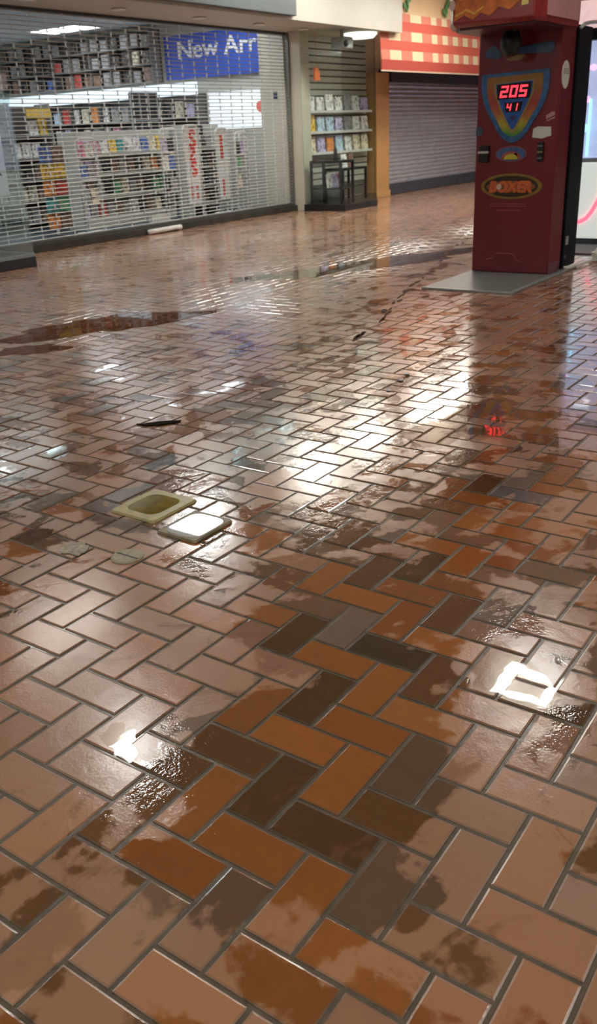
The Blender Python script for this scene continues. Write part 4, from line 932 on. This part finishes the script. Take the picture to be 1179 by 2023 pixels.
puddle(blob(3.4, 1.55, .34, .16, .1, 48, jag=.3), P_th, 'clear puddle beside the red reflection of the machine')
# dishes
def dish(cx, cy, hx, hy, rot, rim, liq, lname, label, lr):
    t = thing('floor_dish', label, 'dish', (cx, cy, .001))
    def rr_(sx, sy, rad, n=5):
        P = []
        for q, (qx, qy) in enumerate(((1, 1), (-1, 1), (-1, -1), (1, -1))):
            for k in range(n+1):
                a = PI/2*q+PI/2*k/n; x = qx*(sx-rad)+rad*math.cos(a); y = qy*(sy-rad)+rad*math.sin(a)
                P.append((cx+x*math.cos(rot)-y*math.sin(rot), cy+x*math.sin(rot)+y*math.cos(rot)))
        return P
    L0, L1, L2 = rr_(hx, hy, .008), rr_(hx*.97, hy*.97, .01), rr_(hx*lr, hy*lr, min(hx, hy)*lr*.55)
    n = len(L0); b = MB()
    b.add([(x, y, .001) for x, y in L0]+[(x, y, .009) for x, y in L1]+[(x, y, .0095) for x, y in L2]+[(x, y, .0068) for x, y in L2],
          [(r*n+k, r*n+(k+1) % n, (r+1)*n+(k+1) % n, (r+1)*n+k) for r in range(3) for k in range(n)]+[tuple(range(3*n, 4*n)), tuple(range(n))[::-1]])
    b.obj('tray', rim, t)
    MB().prism([(x, y) for x, y in L2], lambda a, c, q: (a, c, q), .0069, .0086).obj(lname, liq, t)
M_dy = mat('dish_yellow', (.55, .50, .24), .35, var=.15, scale=30)
M_dy2 = mat('dish_olive', (.30, .25, .15), .35, var=.25, scale=30)
M_olv = mat('olive_water', (.24, .17, .012), .05, var=.25, scale=20)
M_reflw = mat('lamp_reflection_white', (.62, .66, .66), .02, var=.05, scale=20)  # white is the ceiling light's reflection put into the water's colour
dish(2.045, 2.11, .115, .105, 0, M_dy, M_olv, 'olive_liquid', 'square yellow dish holding olive brown water on the bricks', .70)
dish(1.98, 1.86, .10, .085, 0, M_dy2, M_reflw, 'reflection_liquid', 'square olive rimmed dish of water painted white as lamp reflection beside the yellow dish', .86)
t = thing('floor_cover', 'small round pale cover split by a line set in the bricks', 'cover', (1.70, 1.90, .001))
MB().lathe([(.052, 0), (.052, .003), (.044, .005), (.001, .0052)], (1.70, 1.90, .0), 28).obj('disc', mat('cover_pale', (.42, .38, .24), .3, var=.15), t)
MB().box(1.697, 1.703, 1.855, 1.945, .0053, .0062).obj('split_line', M_sill, t)
# crumbs and leaf
b = MB(); b.prism([(2.72, 2.86), (2.74, 2.83), (2.80, 2.79), (2.86, 2.71), (2.83, 2.70), (2.77, 2.74), (2.72, 2.80)], lambda a, c, q: (a, c, q), .001, .006)
o = b.obj('wet_leaf', mat('dark_leaf', (.02, .012, .008), .85, spec=.05)); tag(center_origin(o), 'dark wet leaf lying on the bricks left of centre', 'leaf')
for k, (x, y, s_, lb) in enumerate(((3.73, 2.10, .02, 'nearest of three dark crumbs on the bricks left of the machine reflection'), (3.93, 2.14, .024, 'middle one of three dark crumbs on the bricks left of the machine reflection'), (4.05, 2.17, .02, 'furthest of three dark crumbs on the bricks left of the machine reflection'))):
    P_ = blob(x, y, s_, s_*.6, .5, 60+k, 14); o = MB().prism(P_, lambda a, c, q: (a, c, q), .001, .005).obj('crumb', M_black); tag(center_origin(o), lb, 'crumb', 'dark crumbs on the bricks')
P_ = blob(1.655, 2.09, .05, .04, .4, 77, 26, .25); o = MB().prism(P_, lambda a, c, q: (a, c, q), .001, .004).obj('scrap', mat('pale_scrap', (.42, .37, .26), .4, var=.4, scale=60)); tag(center_origin(o), 'small ragged pale scrap on the bricks left of the round cover', 'scrap')
# torn wet paper frame
b = MB(); Z0, Z1 = .002, .0045
cx, cy = 1.655, .585
def loc(a, c): return (cx + a*.8 + c*.25, cy - a*.15 + c*.85)
ring_o = [(-.072, -.012), (-.06, -.045), (.0, -.07), (.06, -.07), (.068, -.02), (.06, .03), (.02, .05), (-.045, .062), (-.06, .03)]
# (kept as reflection of the square ring lamp in the puddle)
# dirty crack line
b = MB(); pts = [(4.67, 2.86), (5.2, 3.02), (5.75, 3.2), (6.3, 3.38), (6.81, 3.55), (7.6, 3.8), (8.6, 4.1), (9.99, 4.52)]
rc = random.Random(5)
for i in range(len(pts)-1):
    (ax, ay), (bx, by) = pts[i], pts[i+1]; n_ = 7
    for q in range(n_):
        if rc.random() < .6: continue
        x = ax+(bx-ax)*(q+.5)/n_+rc.uniform(-.02, .02); y = ay+(by-ay)*(q+.5)/n_+rc.uniform(-.03, .03)
        b.prism(blob(x, y, rc.uniform(.03, .09), rc.uniform(.006, .02), .3, 100+i*9+q, 12, .3), lambda a, c, q_: (a, c, q_), .0, .0022)
o = b.obj('dirt_line', mat('wet_dirt', (.09, .055, .035), .8, var=.4, scale=9, spec=.1)); o['kind'] = 'stuff'; tag(o, 'thin dark line of wet dirt crossing the bricks', 'dirt')
